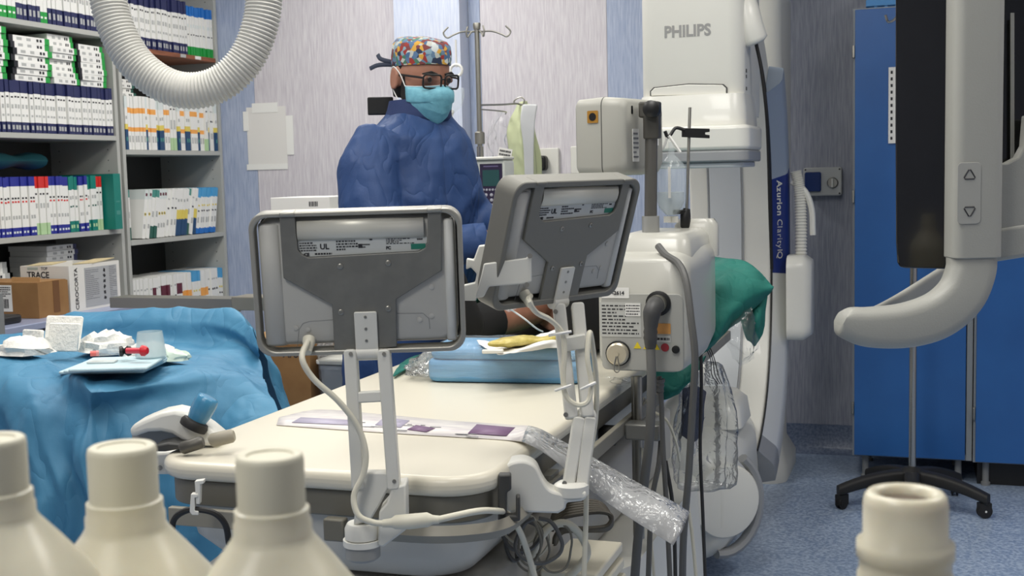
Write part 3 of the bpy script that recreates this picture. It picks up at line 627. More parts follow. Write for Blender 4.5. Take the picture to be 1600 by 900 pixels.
# leads of the two screens
pl1 = M1 @ V((*q(338, 795), .02))
def cable(name, label, pts, r, m, n=8, cat='cable', group=None):
    o = MB().tube(cat_rom(pts, 7), r, n).build(name, m, world=True); return tag(o, label, cat, group)
lead = thing('screen_lead', 'cream lead looping from the framed screen down to its inline connector', 'cable', P(660, 815, 1.77))
MB().tube(cat_rom([pl1, P(472, 560, 1.745), P(490, 592, 1.75), P(528, 626, 1.76), P(558, 665, 1.77), P(571, 705, 1.772), P(568, 740, 1.772), P(553, 775, 1.77), P(560, 805, 1.765), P(582, 816, 1.765), P(600, 818, 1.765)], 7), .0045, 10).build('lead', cable_white, lead, world=True)
MB().tube(PP([(598, 818, 1.765), (612, 817, 1.765), (618, 816, 1.765), (640, 815, 1.765), (668, 812, 1.766), (676, 812, 1.766), (686, 812, 1.766)]), [.006, .007, .0105, .0115, .011, .007, .006], 12).build('inline_connector', cable_white, lead, world=True)
MB().tube(cat_rom(PP([(684, 812, 1.766), (715, 805, 1.78), (745, 799, 1.8), (770, 798, 1.85), (793, 803, 1.93), (812, 830, 1.96), (825, 865, 1.98), (838, 910, 2.0)]), 7), .005, 10).build('tail_lead', cable_white, lead, world=True)
pl2 = M2 @ V((*q(338, 795), .02))
cable('screen_lead', 'cream lead winding down the jointed arm of the tilted screen', [pl2]+PP([(826, 470, 1.9), (838, 488, 1.92), (860, 500, 1.94), (878, 520, 1.955), (882, 550, 1.955), (880, 590, 1.955), (884, 618, 1.955), (900, 632, 1.955), (918, 628, 1.955), (924, 600, 1.96), (918, 560, 1.96), (921, 520, 1.97), (926, 540, 1.985), (932, 600, 2.0), (930, 660, 2.02), (918, 740, 2.02), (915, 830, 2.02), (912, 910, 2.02)]), .0045, cable_white)
for i, (x, y, x2, y2, dd) in enumerate(((858, 524, 892, 518, 1.965), (868, 610, 892, 602, 1.965), (908, 608, 930, 598, 1.97))):
    cable('cable_tie', 'white cable tie strapped around the jointed arm', PP([(x, y, dd-.01), ((x+x2)/2, (y+y2)/2, dd-.02), (x2, y2, dd-.01)]), .0026, paper, 6, 'cable tie', 'ties on the jointed arm')
# tangle of thin leads hanging under the clamp
rnd = random.Random(11)
for i in range(9):
    x0, y0 = 788+rnd.uniform(-8, 50), 806+rnd.uniform(-4, 10); w_, h_ = rnd.uniform(25, 75), rnd.uniform(45, 100); dd = 2.03+.012*i
    pts = []
    for a in range(0, 15):
        th = -PI/2+2*PI*a/14*.97; pts.append(P(x0+w_/2+w_/2*math.cos(th)*(1+.1*math.sin(3*th+i)), y0+h_/2+h_/2*math.sin(th), dd+.004*math.sin(th*2)))
    cable('coiled_cable', 'thin grey cable loop hanging below the S-shaped clamp', pts, .0022 if i % 3 else .0036, (cable_grey, mat('cable_mid', (126, 122, 110), .5), cable_white)[i % 3 if i != 2 else 1], 6, 'cable', 'loops under the S-shaped clamp')
for i in range(6):
    dd = 2.17+.008*i; pts = PP([(862, 830-i*3, dd), (868, 815-i*3, dd), (890, 806-i*4, dd), (935, 800-i*3, dd), (955, 806+i, dd), (948, 822+i, dd), (915, 826+i*.6, dd), (880, 826+i, dd), (868, 838+i*2, dd), (866, 850, dd)])
    cable('cable_bundle', 'dark brown-grey cable bundled in a loop under the table edge', pts, .0042, mat('cable_brown', (82, 76, 64), .5), 8, 'cable', 'bundled cables under the table')
cable('thick_hose', 'thick pale grey hose curving under the table corner', PP([(830, 905, 2.08), (836, 860, 2.08), (856, 826, 2.08), (884, 818, 2.08), (908, 838, 2.1), (916, 870, 2.1), (880, 910, 2.1)]), .007, cable_white, 10, 'hose')
# ------------------------------------------------------------------ long paper and film pouch across the table
film_paper = mat('pouch_paper', (222, 218, 212), .45, col2=(196, 190, 192), scale=14, stretch=(1, 4, 1))
ed = [((436, 652), (432, 664), .8395), ((500, 640), (500, 669), .8395), ((600, 648), (600, 676), .8395), ((700, 657), (700, 682), .8395), ((800, 664), (795, 688), .8395)]
rows = [[PZ(*a, z), PZ((a[0]+b[0])/2, (a[1]+b[1])/2, z+.0012), PZ(*b, z)] for a, b, z in ed]
for a, b, d1_, d2_ in (((838, 668), (825, 694), 2.185, 2.05), ((880, 690), (862, 716), 2.15, 2.04), ((940, 722), (915, 760), 2.13, 2.05), ((1000, 756), (970, 800), 2.1, 2.04), ((1050, 783), (1020, 832), 2.1, 2.03), ((1078, 800), (1052, 852), 2.1, 2.02)):
    p0, p1 = P(*a, d1_), P(*b, d2_); rows.append([p0, (p0+p1)/2+V((0, 0, .006*(1 if len(rows) % 2 else -1))), p1])
fine = [cat_rom([r_[j] for r_ in rows], 5) for j in range(3)]; fine = [[fine[0][i], fine[1][i], fine[2][i]] for i in range(len(fine[0]))]
po = thing('sterile_pouch', 'long paper and film pouch lying across the table and jutting past its edge', 'pouch', PZ(640, 665, .843))
MB().grid(fine[:24]).build('paper_side', film_paper, po, world=True, solid=.0008)
MB().grid(fine[23:]).build('film_end', film('pouch_film', .42, .012, 24, 1.0), po, world=True, solid=.0008)
violet = mat('pouch_violet', (120, 90, 124), .5)
for (a, b, m) in (((745, 663, 805, 677), .0015, violet), ((600, 652, 640, 664), .0015, mat('pouch_lilac', (176, 170, 190), .5)), ((650, 664, 680, 671), .0015, violet), ((470, 652, 560, 660), .0015, mat('pouch_lilac', (0, 0, 0)))):
    x0, y0, x1, y1 = a; z = .8415
    MB().add([PZ(x0, y0, z), PZ(x1, y0+5, z), PZ(x1-14, y1+4, z), PZ(x0-14, y1, z)], [(0, 1, 2, 3)]).build('printed_patch', m, po, world=True, solid=.0006)
pr = MB(); rnd = random.Random(2)
for k in range(16):
    x = rnd.uniform(560, 740); y = 652+(x-560)*.085+rnd.uniform(0, 16); a = PZ(x, y, .8417); pr.box(a, (rnd.uniform(.008, .03), .0025, .0006))
pr.build('print', ink_grey, po, world=True, smooth=False)['kind'] = 'stuff'
# hook on the foot rail with black tube loop
hk = thing('rail_hook', 'white plastic hook clipped on the foot end rail holding a black tube', 'hook', P(308, 795, 1.9))
slab_px(mb := MB(), [(304, 752), (318, 750), (318, 756), (313, 757), (312, 788), (306, 788)], 1.9, .012); mb.build('clip', white, hk, world=True, bevel=.001)
slab_px(mb := MB(), [(298, 772), (309, 772), (309, 777), (304, 778), (304, 798), (310, 799), (310, 805), (300, 805), (296, 800)], 1.9, .012); mb.build('hook', white, hk, world=True, bevel=.001)
MB().tube(cat_rom(PP([(268, 840, 1.93), (272, 812, 1.92), (288, 799, 1.91), (307, 796, 1.907), (335, 802, 1.91), (352, 820, 1.92), (358, 850, 1.93)]), 7), .005, 8).build('tube', rubber, hk, world=True)
# ------------------------------------------------------------------ C-arm
CX0, CX1 = -.886, -.572; YC, ZC0 = 3.98, 1.0
def se(th, a, b, p=2.7):
    c, s = math.cos(th), math.sin(th)
    return V((0, YC+a*math.copysign(abs(c)**(2/p), c), ZC0+b*math.copysign(abs(s)**(2/p), s)))
ca = thing('c_arm', 'large white x-ray C-arm with detector housing above and tube housing below', 'c-arm', (-.74, 4.5, 0))
angs = [math.radians(88-176*i/80) for i in range(81)]
def arc_strip(name, x0, x1, k_in, k_out, m, a0=0, a1=80, parent=ca, r=.012, sub=None):
    rings = []
    for i in range(a0, a1+1):
        pi, po = se(angs[i], .80*k_in, .74*k_in), se(angs[i], .80*k_out, .74*k_out); n = po-pi; L = n.length; n.normalize()
        rings.append([V((x, 0, 0))+pi+n*d for x, d in [((x0+x1)/2+u, L/2+v) for u, v in rrect(x1-x0, L, min(r, L*.45, (x1-x0)*.45), 3)]])
    return MB().loft(rings).build(name, m, parent, world=True, angle=50)
arc_strip('arc_body', CX0, CX1, 1.0, 1.2, carm_white)
arc_strip('inner_channel', -.806, -.683, .994, 1.0, carm_pale, 4, 76, r=.002)
for x in (-.811, -.678): arc_strip('channel_groove', x-.003, x+.003, .993, 1.0, carm_grey, 4, 76, r=.001)
arc_strip('rim_seam', CX1+.0005, CX1+.006, 1.0, 1.03, black, 8, 72, r=.001)
def side_strip(name, m, a0, a1, e=0):
    rings = []
    for i in range(a0, a1+1):
        rings.append([V((x, 0, 0))+se(angs[i], .80*k_, .74*k_) for x, k_ in ((CX1+.001, 1.012), (CX1+.006+e, 1.010), (-.522+e, 1.075), (-.514+e, 1.10), (-.514+e, 1.18), (CX1+.001, 1.2))])
    return MB().loft(rings).build(name, m, ca, world=True, angle=30)
band = side_strip('side_band', mat('silver_white', (216, 218, 216), .3, .1), 42, 68)
side_strip('side_band_tip', carm_grey, 68, 72)
blue_lbl = mat('label_navy', (22, 46, 120), .35)
lb = side_strip('name_band', blue_lbl, 34, 42, .0006)
side_strip('upper_band', mat('band_bluegrey', (150, 162, 178), .35), 20, 34)
pm = se(0, .80*1.115, .74*1.115)
qa, qb = V((CX1+.0066, 0, 0))+se(0, .80*1.010, .74), V((-.5214, 0, 0))+se(0, .80*1.075, .74); up_ = (qb-qa).normalized(); nrm = V((0, 0, -1)).cross(up_)
NB = lambda z: Matrix.Translation(-V(ca.location)) @ frame((qa+qb)/2+V((0, .83*((1-(abs(z-1)/.76)**2.7)**(1/2.7)-1), z-1.0))+nrm*.0022, (0, 0, -1), up_)
zz = 1.245
for ch, adv in zip('Azurion ClarityIQ', (.66, .47, .58, .38, .26, .57, .58, .3, .63, .26, .53, .38, .26, .35, .5, .27, .7)):
    if ch != ' ': text_mesh('lettering', ch, .038, white, lb, NB(zz-adv*.019), .0008 if zz > 1.105 else -.0003)
    zz -= adv*.038*1.04
# stand behind the arc
MB().loft([[V((x, y, z)) for x, y in rrect(a, b, .06, 5, -.675, 5.2)] for a, b, z in ((.22, .34, 1.05), (.24, .42, 1.3), (.24, .46, 2.0), (.24, .46, 2.6))]).build('stand_cover', carm_white, ca, world=True, angle=55)
MB().loft([[V((x, y, z)) for x, y in rrect(a, b, .08, 5, -.72, 5.22)] for a, b, z in ((.36, .5, 0), (.36, .5, .06), (.3, .34, .14), (.24, .28, 1.1))]).build('floor_stand', carm_white, ca, world=True, angle=55)
# detector carriage with the maker's name
det = MB().loft([[V((x, y, z)) for x, y in rrect(a, b, .05, 6, -.722, yc)] for a, b, yc, z in ((.33, .42, 4.16, 1.47), (.335, .44, 4.16, 1.5), (.335, .44, 4.16, 2.45), (.30, .40, 4.16, 2.5))]).build('detector_carriage', carm_white, ca, world=True, angle=50)
yf = 4.16-.22
text_mesh('lettering', 'PHILIPS', .051, mat('logo_grey', (150, 150, 148), .5), det, Matrix.Translation(-V(ca.location)) @ frame((PY(1074, 49, yf).x, yf-.001, PY(1074, 49, yf).z), (1, 0, 0), (0, 0, 1)), .0016, .93)
a0, a1 = PY(1016, 150, yf), PY(1137, 148, yf)
arch = [(a0.x, a0.z), (a1.x, a1.z), (a1.x, a1.z+.022), (a1.x-.012, a1.z+.034), ((a0.x+a1.x)/2, a1.z+.041), (a0.x+.012, a1.z+.034), (a0.x, a1.z+.022)]
MB().prism(arch, 0, .004, 0, frame((0, yf-.0005, 0), (1, 0, 0), (0, 0, 1))).build('arch_seam', mat('seam_dark', (70, 70, 68), .5), ca, world=True)
MB().prism([((x-(a0.x+a1.x)/2)*.965+(a0.x+a1.x)/2, (z-a0.z)*.9+a0.z) for x, z in arch], 0, .008, 0, frame((0, yf-.0005, 0), (1, 0, 0), (0, 0, 1))).build('arch_cover', carm_white, ca, world=True, bevel=.002)
for (x, y, s) in ((1159, 107, .012), (1159, 116, .01), (1160, 136, .011)):
    p = PX(x, y, -.5545); MB().box((0, 0, 0), (.002, s*1.6, s)).build('icon_mark', mat('seam_dark', (0, 0, 0)), det, smooth=False).location = V((-.554, 4.0, p.z))-V(ca.location)
MB().loft([[V((x, y, z)) for x, y in rrect(a, b, .05, 6, -.722, 4.075)] for a, b, z in ((.352, .35, 1.435), (.348, .34, 1.49), (.335, .31, 1.535))]).build('detector_neck', carm_white, ca, world=True, angle=50)
MB().prism(rrect(.37, .36, .045, 6, -.715, 4.05), 1.355, 1.434).build('detector_slab', carm_white, ca, world=True, bevel=.012, seg=3)
MB().prism(rrect(.364, .354, .044, 6, -.715, 4.05), 1.318, 1.3548).build('detector_bumper', carm_grey, ca, world=True, bevel=.006)
MB().prism(rrect(.33, .32, .044, 6, -.715, 4.05), 1.30, 1.3178).build('detector_face', carm_pale, ca, world=True, bevel=.004)
# capsule and dark lead along the side
MB().tube(cat_rom([P(1158, 2, 3.93), P(1165, 18, 3.92), P(1172, 45, 3.92), P(1180, 68, 3.93)], 5), [.03]+[.045]*14+[.03], 16).build('cable_capsule', carm_white, ca, world=True, angle=70)
MB().tube(cat_rom([P(1168, -20, 3.94), P(1172, 0, 3.95), P(1180, 60, 3.97), P(1190, 110, 3.98), P(1198, 180, 4.03), P(1201, 250, 4.2), P(1203, 330, 4.4), P(1206, 420, 4.52)], 6), .006, 8).build('dark_lead', rubber, ca, world=True)
# tube housing at the bottom
MB().loft([[V((x, yy, z)) for x, z in [(-.775+u, .245+v) for u, v in rrect(a, b, r, 7)]] for a, b, r, yy in ((.36, .30, .12, 3.70), (.41, .36, .13, 3.73), (.43, .385, .13, 3.80), (.43, .385, .12, 4.25), (.36, .33, .1, 4.5), (.36, .25, .1, 4.6))]).build('tube_housing', carm_white, ca, world=True, angle=60)
nd = V((.62, -.78, .08)).normalized(); cdv = V((-.594, 3.735, .262))
Md = frame(cdv, V((0, 0, 1)).cross(nd), (0, 0, 1))
MB().lathe([(.118, -.06), (.118, .012), (.112, .02), (.09, .024)], 40, 0, Md).build('round_cover', carm_white, ca, world=True)
bp = [Md @ V((.131*math.cos(t)*1.0, .131*math.sin(t)*1.25-.01, -.012)) for t in [math.radians(-100+i*12) for i in range(14)]]
MB().tube(bp, .016, 8, 0, None, 1.4).build('grey_bumper', carm_grey, ca, world=True)
MB().loft([[V((x, y, z)) for x, y in rrect(a, b, .05, 5, -.72, 4.15)] for a, b, z in ((.28, .3, .43), (.26, .28, .5), (.2, .22, .53))]).build('collimator', carm_white, ca, world=True, angle=50)
for (x, y) in ((1163, 668), (1123, 832)): MB().lathe([(.007, 0), (.007, .002)], 10, 0, frame(P(x, y, 3.98 if y > 700 else 4.3), RT, UP)).build('screw', grey_frame, ca, world=True)
# cable box, corrugated sleeve and handle on the far side
MB().loft([[V((x, y, z)) for y, z in [(4.84+u, z0+v) for u, v in rrect(a, b, .05, 5)]] for x, a, b, z0 in ((-.51, .2, .33, .79), (-.45, .2, .33, .79), (-.42, .16, .29, .79))]).build('cable_box', carm_white, ca, world=True, angle=60)
rg = []
pth = cat_rom([(-.485, 4.86, 1.28), (-.47, 4.86, 1.2), (-.465, 4.86, 1.08), (-.465, 4.86, .94)], 22)
MB().tube(pth, [.024 if i % 2 else .019 for i in range(len(pth))], 12).build('corrugated_sleeve', carm_white, ca, world=True)
MB().tube(cat_rom([(-.5, 4.86, 1.24), (-.45, 4.86, 1.2), (-.425, 4.86, 1.13), (-.42, 4.86, 1.03)], 6), .012, 8).build('handle', carm_white, ca, world=True)

# ------------------------------------------------------------------ contrast injector: console, pole and control panel
inj_m = mat('injector_grey', (188, 187, 178), .32, coat=.2); inj_d = mat('injector_panel', (168, 168, 162), .4)
ij = thing('contrast_injector', 'grey injector console with round connectors and labels on a table-side pole', 'injector', (-.55, 2.62, 0))
YI = 2.45
sec = ((YI, .17, .22, 1.0, .03), (YI+.006, .186, .236, 1.0, .034), (YI+.03, .196, .248, 1.002, .04), (YI+.2, .205, .262, 1.01, .05), (YI+.32, .19, .26, 1.02, .05), (YI+.36, .15, .22, 1.02, .05))
body = MB().loft([[V((-.556+(.004 if i > 2 else 0)+u, y, zc+v)) for u, v in rrect(a, b, r, 6)] for i, (y, a, b, zc, r) in enumerate(sec)]).build('console', inj_m, ij, world=True, angle=60)
MB().prism(rrect(.172, .16, .012, 4, -.556, .965), 0, .003, 0, frame((0, YI-.0005, 0), (1, 0, 0), (0, 0, 1))).build('front_panel', inj_d, ij, world=True, bevel=.001)
MB().loft([[V((x, y, z)) for x, y in rrect(a, b, .03, 5, -.545, YI+.2)] for a, b, z in ((.16, .3, 1.11), (.15, .28, 1.15), (.12, .24, 1.165))]).build('top_cover', inj_m, ij, world=True, angle=50)
MB().loft([[V((x, y, z)) for x, y in rrect(a, b, .02, 5, -.50, YI+.33)] for a, b, z in ((.10, .05, 1.1), (.10, .05, 1.17), (.08, .035, 1.185))]).build('rear_block', inj_m, ij, world=True, angle=50)
def IF(px, py): p = PY(px, py, YI-.004); return p
def disc(mb, p, prof, n=22): return mb.lathe(prof, n, 0, frame(p, (1, 0, 0), (0, 0, 1)))
def lblplate(px0, py0, px1, py1, m, rows, seed, name='label', parent=ij, dz=0):
    a, b = IF(px0, py0), IF(px1, py1); c = (a+b)/2; w_, h_ = abs(b.x-a.x), abs(a.z-b.z)
    M = frame((c.x, YI-.0036-dz, c.z), (1, 0, 0), (0, 0, 1))
    o = MB().prism(rrect(w_, h_, .001, 1), 0, .0008, 0, M).build(name, m, parent, world=True, smooth=False)
    if rows:
        pr = MB(); print_lines(pr, M @ Matrix.Translation((0, 0, .0008)), w_*.9, h_*.9, rows, seed, th=.4)
        x = pr.build('print', ink, o, smooth=False); x.location = -V(parent.location); x['kind'] = 'stuff'
    return o
lblplate(937, 472, 1002, 527, mat('label_grey', (186, 187, 182), .5), 9, 3)
lblplate(977, 474, 1001, 494, paper, 4, 8, dz=.0014)
l3 = lblplate(940, 449, 983, 466, paper, 0, 1)
p = IF(966, 458); text_mesh('print', '-2614', .011, ink, l3, Matrix.Translation(-V(ij.location)) @ frame((p.x, YI-.0052, p.z), (1, 0, 0), (0, 0, 1)), .0003)
orange_l = mat('label_orange', (208, 150, 84), .5)
lblplate(1012, 505, 1048, 522, orange_l, 0, 1); lblplate(1012, 524, 1048, 535, mat('label_grey', (0, 0, 0)), 1, 4)
for i, (x, y) in enumerate(((996, 540), (1011, 541), (1025, 542))):
    p = IF(x, y); MB().prism([(-.008, -.006), (.008, -.006), (0, .008)], 0, .001, 0, frame((p.x, YI-.0036, p.z), (1, 0, 0), (0, 0, 1))).build('warning_triangle', mat('warn_yellow', (224, 200, 40), .5), ij, world=True)
p = IF(1039, 543); disc(MB(), (p.x, YI-.0036, p.z), [(.0085, 0), (.0085, .001)]).build('red_sign', mat('sign_red', (150, 40, 50), .5), ij, world=True)
p = IF(1056, 546); disc(MB(), (p.x, YI-.0036, p.z), [(.008, 0), (.008, .004), (.004, .005)]).build('jack', black, ij, world=True)
p = IF(966, 552); b_ = disc(MB(), (p.x, YI-.0036, p.z), [(.0265, 0), (.0265, .004), (.024, .005)]).build('port_rim', black, ij, world=True)
disc(MB(), (p.x+.001, YI-.008, p.z), [(.0235, 0), (.0235, .008), (.02, .011), (.004, .011), (.004, .014), (.0, .014)]).build('port_cap', mat('cap_metal', (196, 188, 168), .35, .6), ij, world=True)
MB().tube(cat_rom([(p.x, YI-.02, p.z), (p.x-.006, YI-.02, p.z-.03), (p.x, YI-.018, p.z-.038), (p.x+.006, YI-.02, p.z-.03), (p.x, YI-.02, p.z)], 5), .0012, 6).build('cap_strap', steel_dull, ij, world=True)
p = IF(1029, 474); disc(MB(), (p.x, YI-.0036, p.z), [(.026, 0), (.026, .006), (.021, .008)]).build('socket_rim', black, ij, world=True)
disc(MB(), (p.x, YI-.011, p.z), [(.019, 0), (.019, .022)]).build('connector_sleeve', steel_dull, ij, world=True)
cpts = [(p.x, YI-.03, p.z), (p.x-.001, YI-.045, p.z-.004), (p.x-.004, YI-.052, p.z-.016), (p.x-.006, YI-.054, p.z-.04), (p.x-.007, YI-.054, p.z-.065), (p.x-.007, YI-.054, p.z-.085)]
MB().tube(cat_rom(cpts, 4), [.018]*9+[.017, .016, .015, .0145, .013, .0145, .013, .0145, .013, .0125, .0115, .011, .011], 14).build('elbow_connector', mat('connector_grey', (66, 66, 66), .5), ij, world=True)
e = V(cpts[-1])
MB().tube(cat_rom([e, P(1018, 600, 2.45), P(1015, 680, 2.45), P(1006, 760, 2.47), P(996, 850, 2.5), P(990, 930, 2.52)], 6), .0095, 10).build('main_lead', cable_grey, ij, world=True)
# pole with knuckle and the panel on top
pb = V((P(1004, 400, 2.55).x, 2.58, 1.13))
MB().lathe([(.03, 0), (.03, .006), (.019, .008), (.019, .07)], 20, 0, Matrix.Translation(pb)).build('collar', mat('collar_silver', (176, 176, 170), .35, .5), ij, world=True)
disc_ = MB().lathe([(.032, -.002), (.032, .004)], 20, 0, Matrix.Translation(pb+V((0, 0, -.002)))).build('collar_gasket', black, ij, world=True)
MB().tube([pb+V((0, 0, .06)), pb+V((.004, 0, .245))], .0135, 14).build('pole', mat('pole_grey', (108, 106, 100), .35, .5), ij, world=True)
kb = pb+V((.006, 0, .245))
MB().prism(rrect(.034, .034, .006), 0, .05, 0, Matrix.Translation(kb-V((0, 0, .01)))).build('knuckle', mat('knuckle_grey', (78, 76, 70), .45, .3), ij, world=True, bevel=.003)
MB().box(kb+V((-.004, 0, .052)), (.044, .034, .034)).build('knuckle_block', mat('knuckle_grey', (0, 0, 0)), ij, world=True, bevel=.004)
MB().lathe([(.018, 0), (.018, .02), (.013, .024), (.006, .026)], 16, 0, frame(kb+V((.006, -.018, .052)), (1, 0, 0), (0, 0, 1))).build('knuckle_knob', black, ij, world=True)
pan = mat('panel_grey', (168, 167, 158), .45)
ct = P(975, 214, 2.68)
yw = math.radians(58); nb = Th*math.cos(yw)+Rh*math.sin(yw); Mp = frame(ct, V((0, 0, 1)).cross(nb), (0, 0, 1))   # local z = the back of the panel
rings = [[V((u, v, z)) for u, v in rrect(a, b, r, 5)] for z, a, b, r in ((-.065, .2, .15, .015), (-.06, .21, .162, .018), (0, .212, .168, .02), (.04, .2, .16, .02), (.05, .18, .14, .02))]
MB().loft(rings, 0, Mp).build('control_panel', pan, ij, world=True, angle=50)
MB().prism(rrect(.2125, .1685, .02, 5), -.001, .001, 0, Mp).build('panel_seam', mat('seam_dark', (0, 0, 0)), ij, world=True)
Mb = Mp @ Matrix.Translation((0, 0, .0502))
for (u, v, w_, h_, sd) in ((.045, .0, .05, .04, 2), (-.045, -.02, .03, .07, 6)):
    o = MB().prism(rrect(w_, h_, .001, 1), 0, .0008, 0, Mb @ Matrix.Translation((u, v, 0))).build('label', paper, ij, world=True, smooth=False)
    pr = MB(); print_lines(pr, Mb @ Matrix.Translation((u, v, .0008)), w_*.85, h_*.85, 6, sd, th=.4); x = pr.build('print', ink_grey, o, smooth=False); x.location = -V(ij.location); x['kind'] = 'stuff'
for u in (-.06, 0, .06): MB().prism(rrect(.008, .018, .003, 2), 0, .001, 0, Mb @ Matrix.Translation((u, .055, -.0005))).build('vent_slot', black, ij, world=True)
lf = Mp @ Matrix.Translation((-.1065, .0, -.02)) @ Matrix.Rotation(-PI/2, 4, 'Y')
q_ = P(937, 180, 2.62)
MB().prism(rrect(.026, .026, .002), 0, .0012, 0, frame(lf @ V((.0, .042, 0)), (lf.to_3x3() @ V((1, 0, 0))), (0, 0, 1))).build('hazard_sign', mat('hazard_brown', (160, 116, 40), .5), ij, world=True)
MB().lathe([(.0085, 0), (.0085, .0006)], 16, 0, frame(lf @ V((.0, .042, 0))+(lf.to_3x3() @ V((0, 0, 1)))*.0013, (lf.to_3x3() @ V((1, 0, 0))), (0, 0, 1))).build('hazard_ring', black, ij, world=True)
# pole under the console clamped to the table rail
for x, d_ in ((997, 2.62), (990, 2.64)):
    a = P(x, 588, d_); MB().tube([a, (a.x, a.y, .5)], .009 if x == 997 else .006, 12).build('support_pole', steel_dull, ij, world=True)
a = P(1000, 672, 2.6)
MB().box((a.x+.01, a.y, a.z), (.075, .05, .035)).build('clamp', mat('clamp_steel', (130, 130, 126), .4, .5), ij, world=True, bevel=.004)
MB().lathe([(.022, 0), (.022, .03), (.016, .034)], 14, 0, frame((a.x-.045, a.y-.04, a.z-.005), (0, 0, 1), (0, 1, 0)) @ Matrix.Rotation(0, 4, 'X')).build('clamp_knob', black, ij, world=True)
MB().box((a.x-.022, a.y+.0, a.z+.005), (.05, .04, .022)).build('clamp_bar', mat('clamp_steel', (0, 0, 0)), ij, world=True, bevel=.003)
# ------------------------------------------------------------------ leads around the injector
def fl(x, d): return P(x, 920, d)
cable('console_lead', 'dark grey lead rising from the console top and dropping along its side', PP([(1028, 384, 2.52), (1040, 398, 2.5), (1060, 412, 2.47), (1072, 440, 2.44), (1080, 500, 2.42), (1086, 560, 2.42), (1082, 640, 2.44), (1076, 740, 2.46), (1068, 840, 2.48), (1066, 930, 2.5)]), .0075, cable_grey)
cable('black_lead', 'thin black lead hanging straight down beside the plastic bag', PP([(1094, 520, 2.75), (1096, 600, 2.75), (1094, 700, 2.75), (1098, 800, 2.75), (1103, 930, 2.75)]), .004, cable_dark)
for i, (pts, r, m, lab) in enumerate((
    (((1030, 588, 2.55), (1033, 620, 2.55), (1036, 700, 2.55), (1042, 800, 2.55), (1048, 930, 2.55)), .0055, cable_grey, 'grey lead dropping from a ribbed plug under the console'),
    (((1000, 660, 2.66), (1030, 668, 2.6), (1030, 720, 2.58), (1018, 790, 2.58), (1012, 930, 2.58)), .006, cable_grey, 'grey lead coming off the steel clamp under the console'),
    (((1004, 700, 2.62), (1008, 760, 2.62), (1018, 850, 2.62), (1024, 930, 2.62)), .0035, cable_white, 'thin cream lead hanging behind the steel clamp'),
    (((1012, 640, 2.62), (1040, 655, 2.6), (1056, 690, 2.6), (1062, 720, 2.62)), .003, cable_white, 'thin cream lead arching over the steel clamp'),
    (((1075, 790, 2.7), (1082, 840, 2.7), (1090, 930, 2.7)), .004, cable_white, 'cream lead leaving from under the pouch end'),
    (((1040, 720, 2.68), (1052, 800, 2.68), (1056, 930, 2.68)), .0045, cable_dark, 'black lead between the grey leads under the console'))):
    cable('injector_lead', lab, PP(pts), r, m)
a = P(1031, 592, 2.55)
tag(MB().lathe([(.011, 0), (.011, -.006), (.009, -.008), (.009, -.012), (.01, -.014), (.008, -.018), (.008, -.024), (.009, -.026), (.007, -.03)], 12, 0, Matrix.Translation(a)).build('ribbed_plug', cable_grey, world=True), 'ribbed grey plug under the injector console', 'plug')
# ------------------------------------------------------------------ hanging bottle, thin rod and black clamp
rod = thing('drip_rod', 'thin steel rod with a black spring clamp beside the hanging bottle', 'rod', P(1072, 372, 2.78))
MB().tube([P(1078, 168, 2.78), P(1073, 330, 2.78)], .0035, 10).build('rod', steel_dull, rod, world=True)
MB().tube([P(1073, 326, 2.78), P(1071, 336, 2.78), P(1071, 354, 2.78), P(1071, 360, 2.78)], [.008, .012, .012, .006], 12).build('rod_clamp', black, rod, world=True)
MB().box(P(1062, 331, 2.78), (.03, .012, .01)).build('clamp_lever', black, rod, world=True, bevel=.002)
slab_px(mb := MB(), [(1066, 200), (1109, 201), (1109, 206), (1102, 207), (1102, 210), (1109, 211), (1109, 216), (1066, 214)], 2.77, .012); mb.build('spring_clamp', black, rod, world=True, bevel=.001)
MB().tube(cat_rom(PP([(1070, 203, 2.77), (1056, 200, 2.77), (1048, 210, 2.77), (1043, 214, 2.77), (1039, 205, 2.77)]), 5), .004, 8).build('clamp_hook', black, rod, world=True)
bt = thing('drip_bottle', 'clear drip bottle with white cap hanging from the black clamp', 'bottle', P(1048, 368, 2.77))
MB().lathe([(.006, 0), (.008, -.03), (.028, -.05), (.034, -.07), (.034, -.135), (.03, -.15), (.012, -.168), (.01, -.185)], 20, 0, Matrix.Translation(P(1049, 222, 2.77))).build('bottle_shell', clear2, bt, world=True)
MB().lathe([(.034*.9, 0), (.034*.93, -.02), (.026, -.034), (.011, -.052)], 18, 0, Matrix.Translation(P(1048, 300, 2.77))).build('fluid', mat('fluid', (205, 215, 218), .2, alpha=.5), bt, world=True)
MB().tube(cat_rom(PP([(1043, 212, 2.77), (1038, 228, 2.77), (1030, 240, 2.77)]), 4), .003, 6).build('hanger_strap', paper, bt, world=True)
MB().tube(cat_rom(PP([(1045, 212, 2.765), (1056, 228, 2.765), (1063, 238, 2.765)]), 4), .004, 6).build('hanger_strap', paper, bt, world=True)
MB().box(P(1046, 285, 2.73), (.006, .002, .07)).build('scale_strip', paper, bt, world=True)
for x, y in ((1043, 350), (1054, 350)): MB().lathe([(.009, 0), (.009, -.014)], 12, 0, Matrix.Translation(P(x, y-12, 2.77))).build('cap', white, bt, world=True)
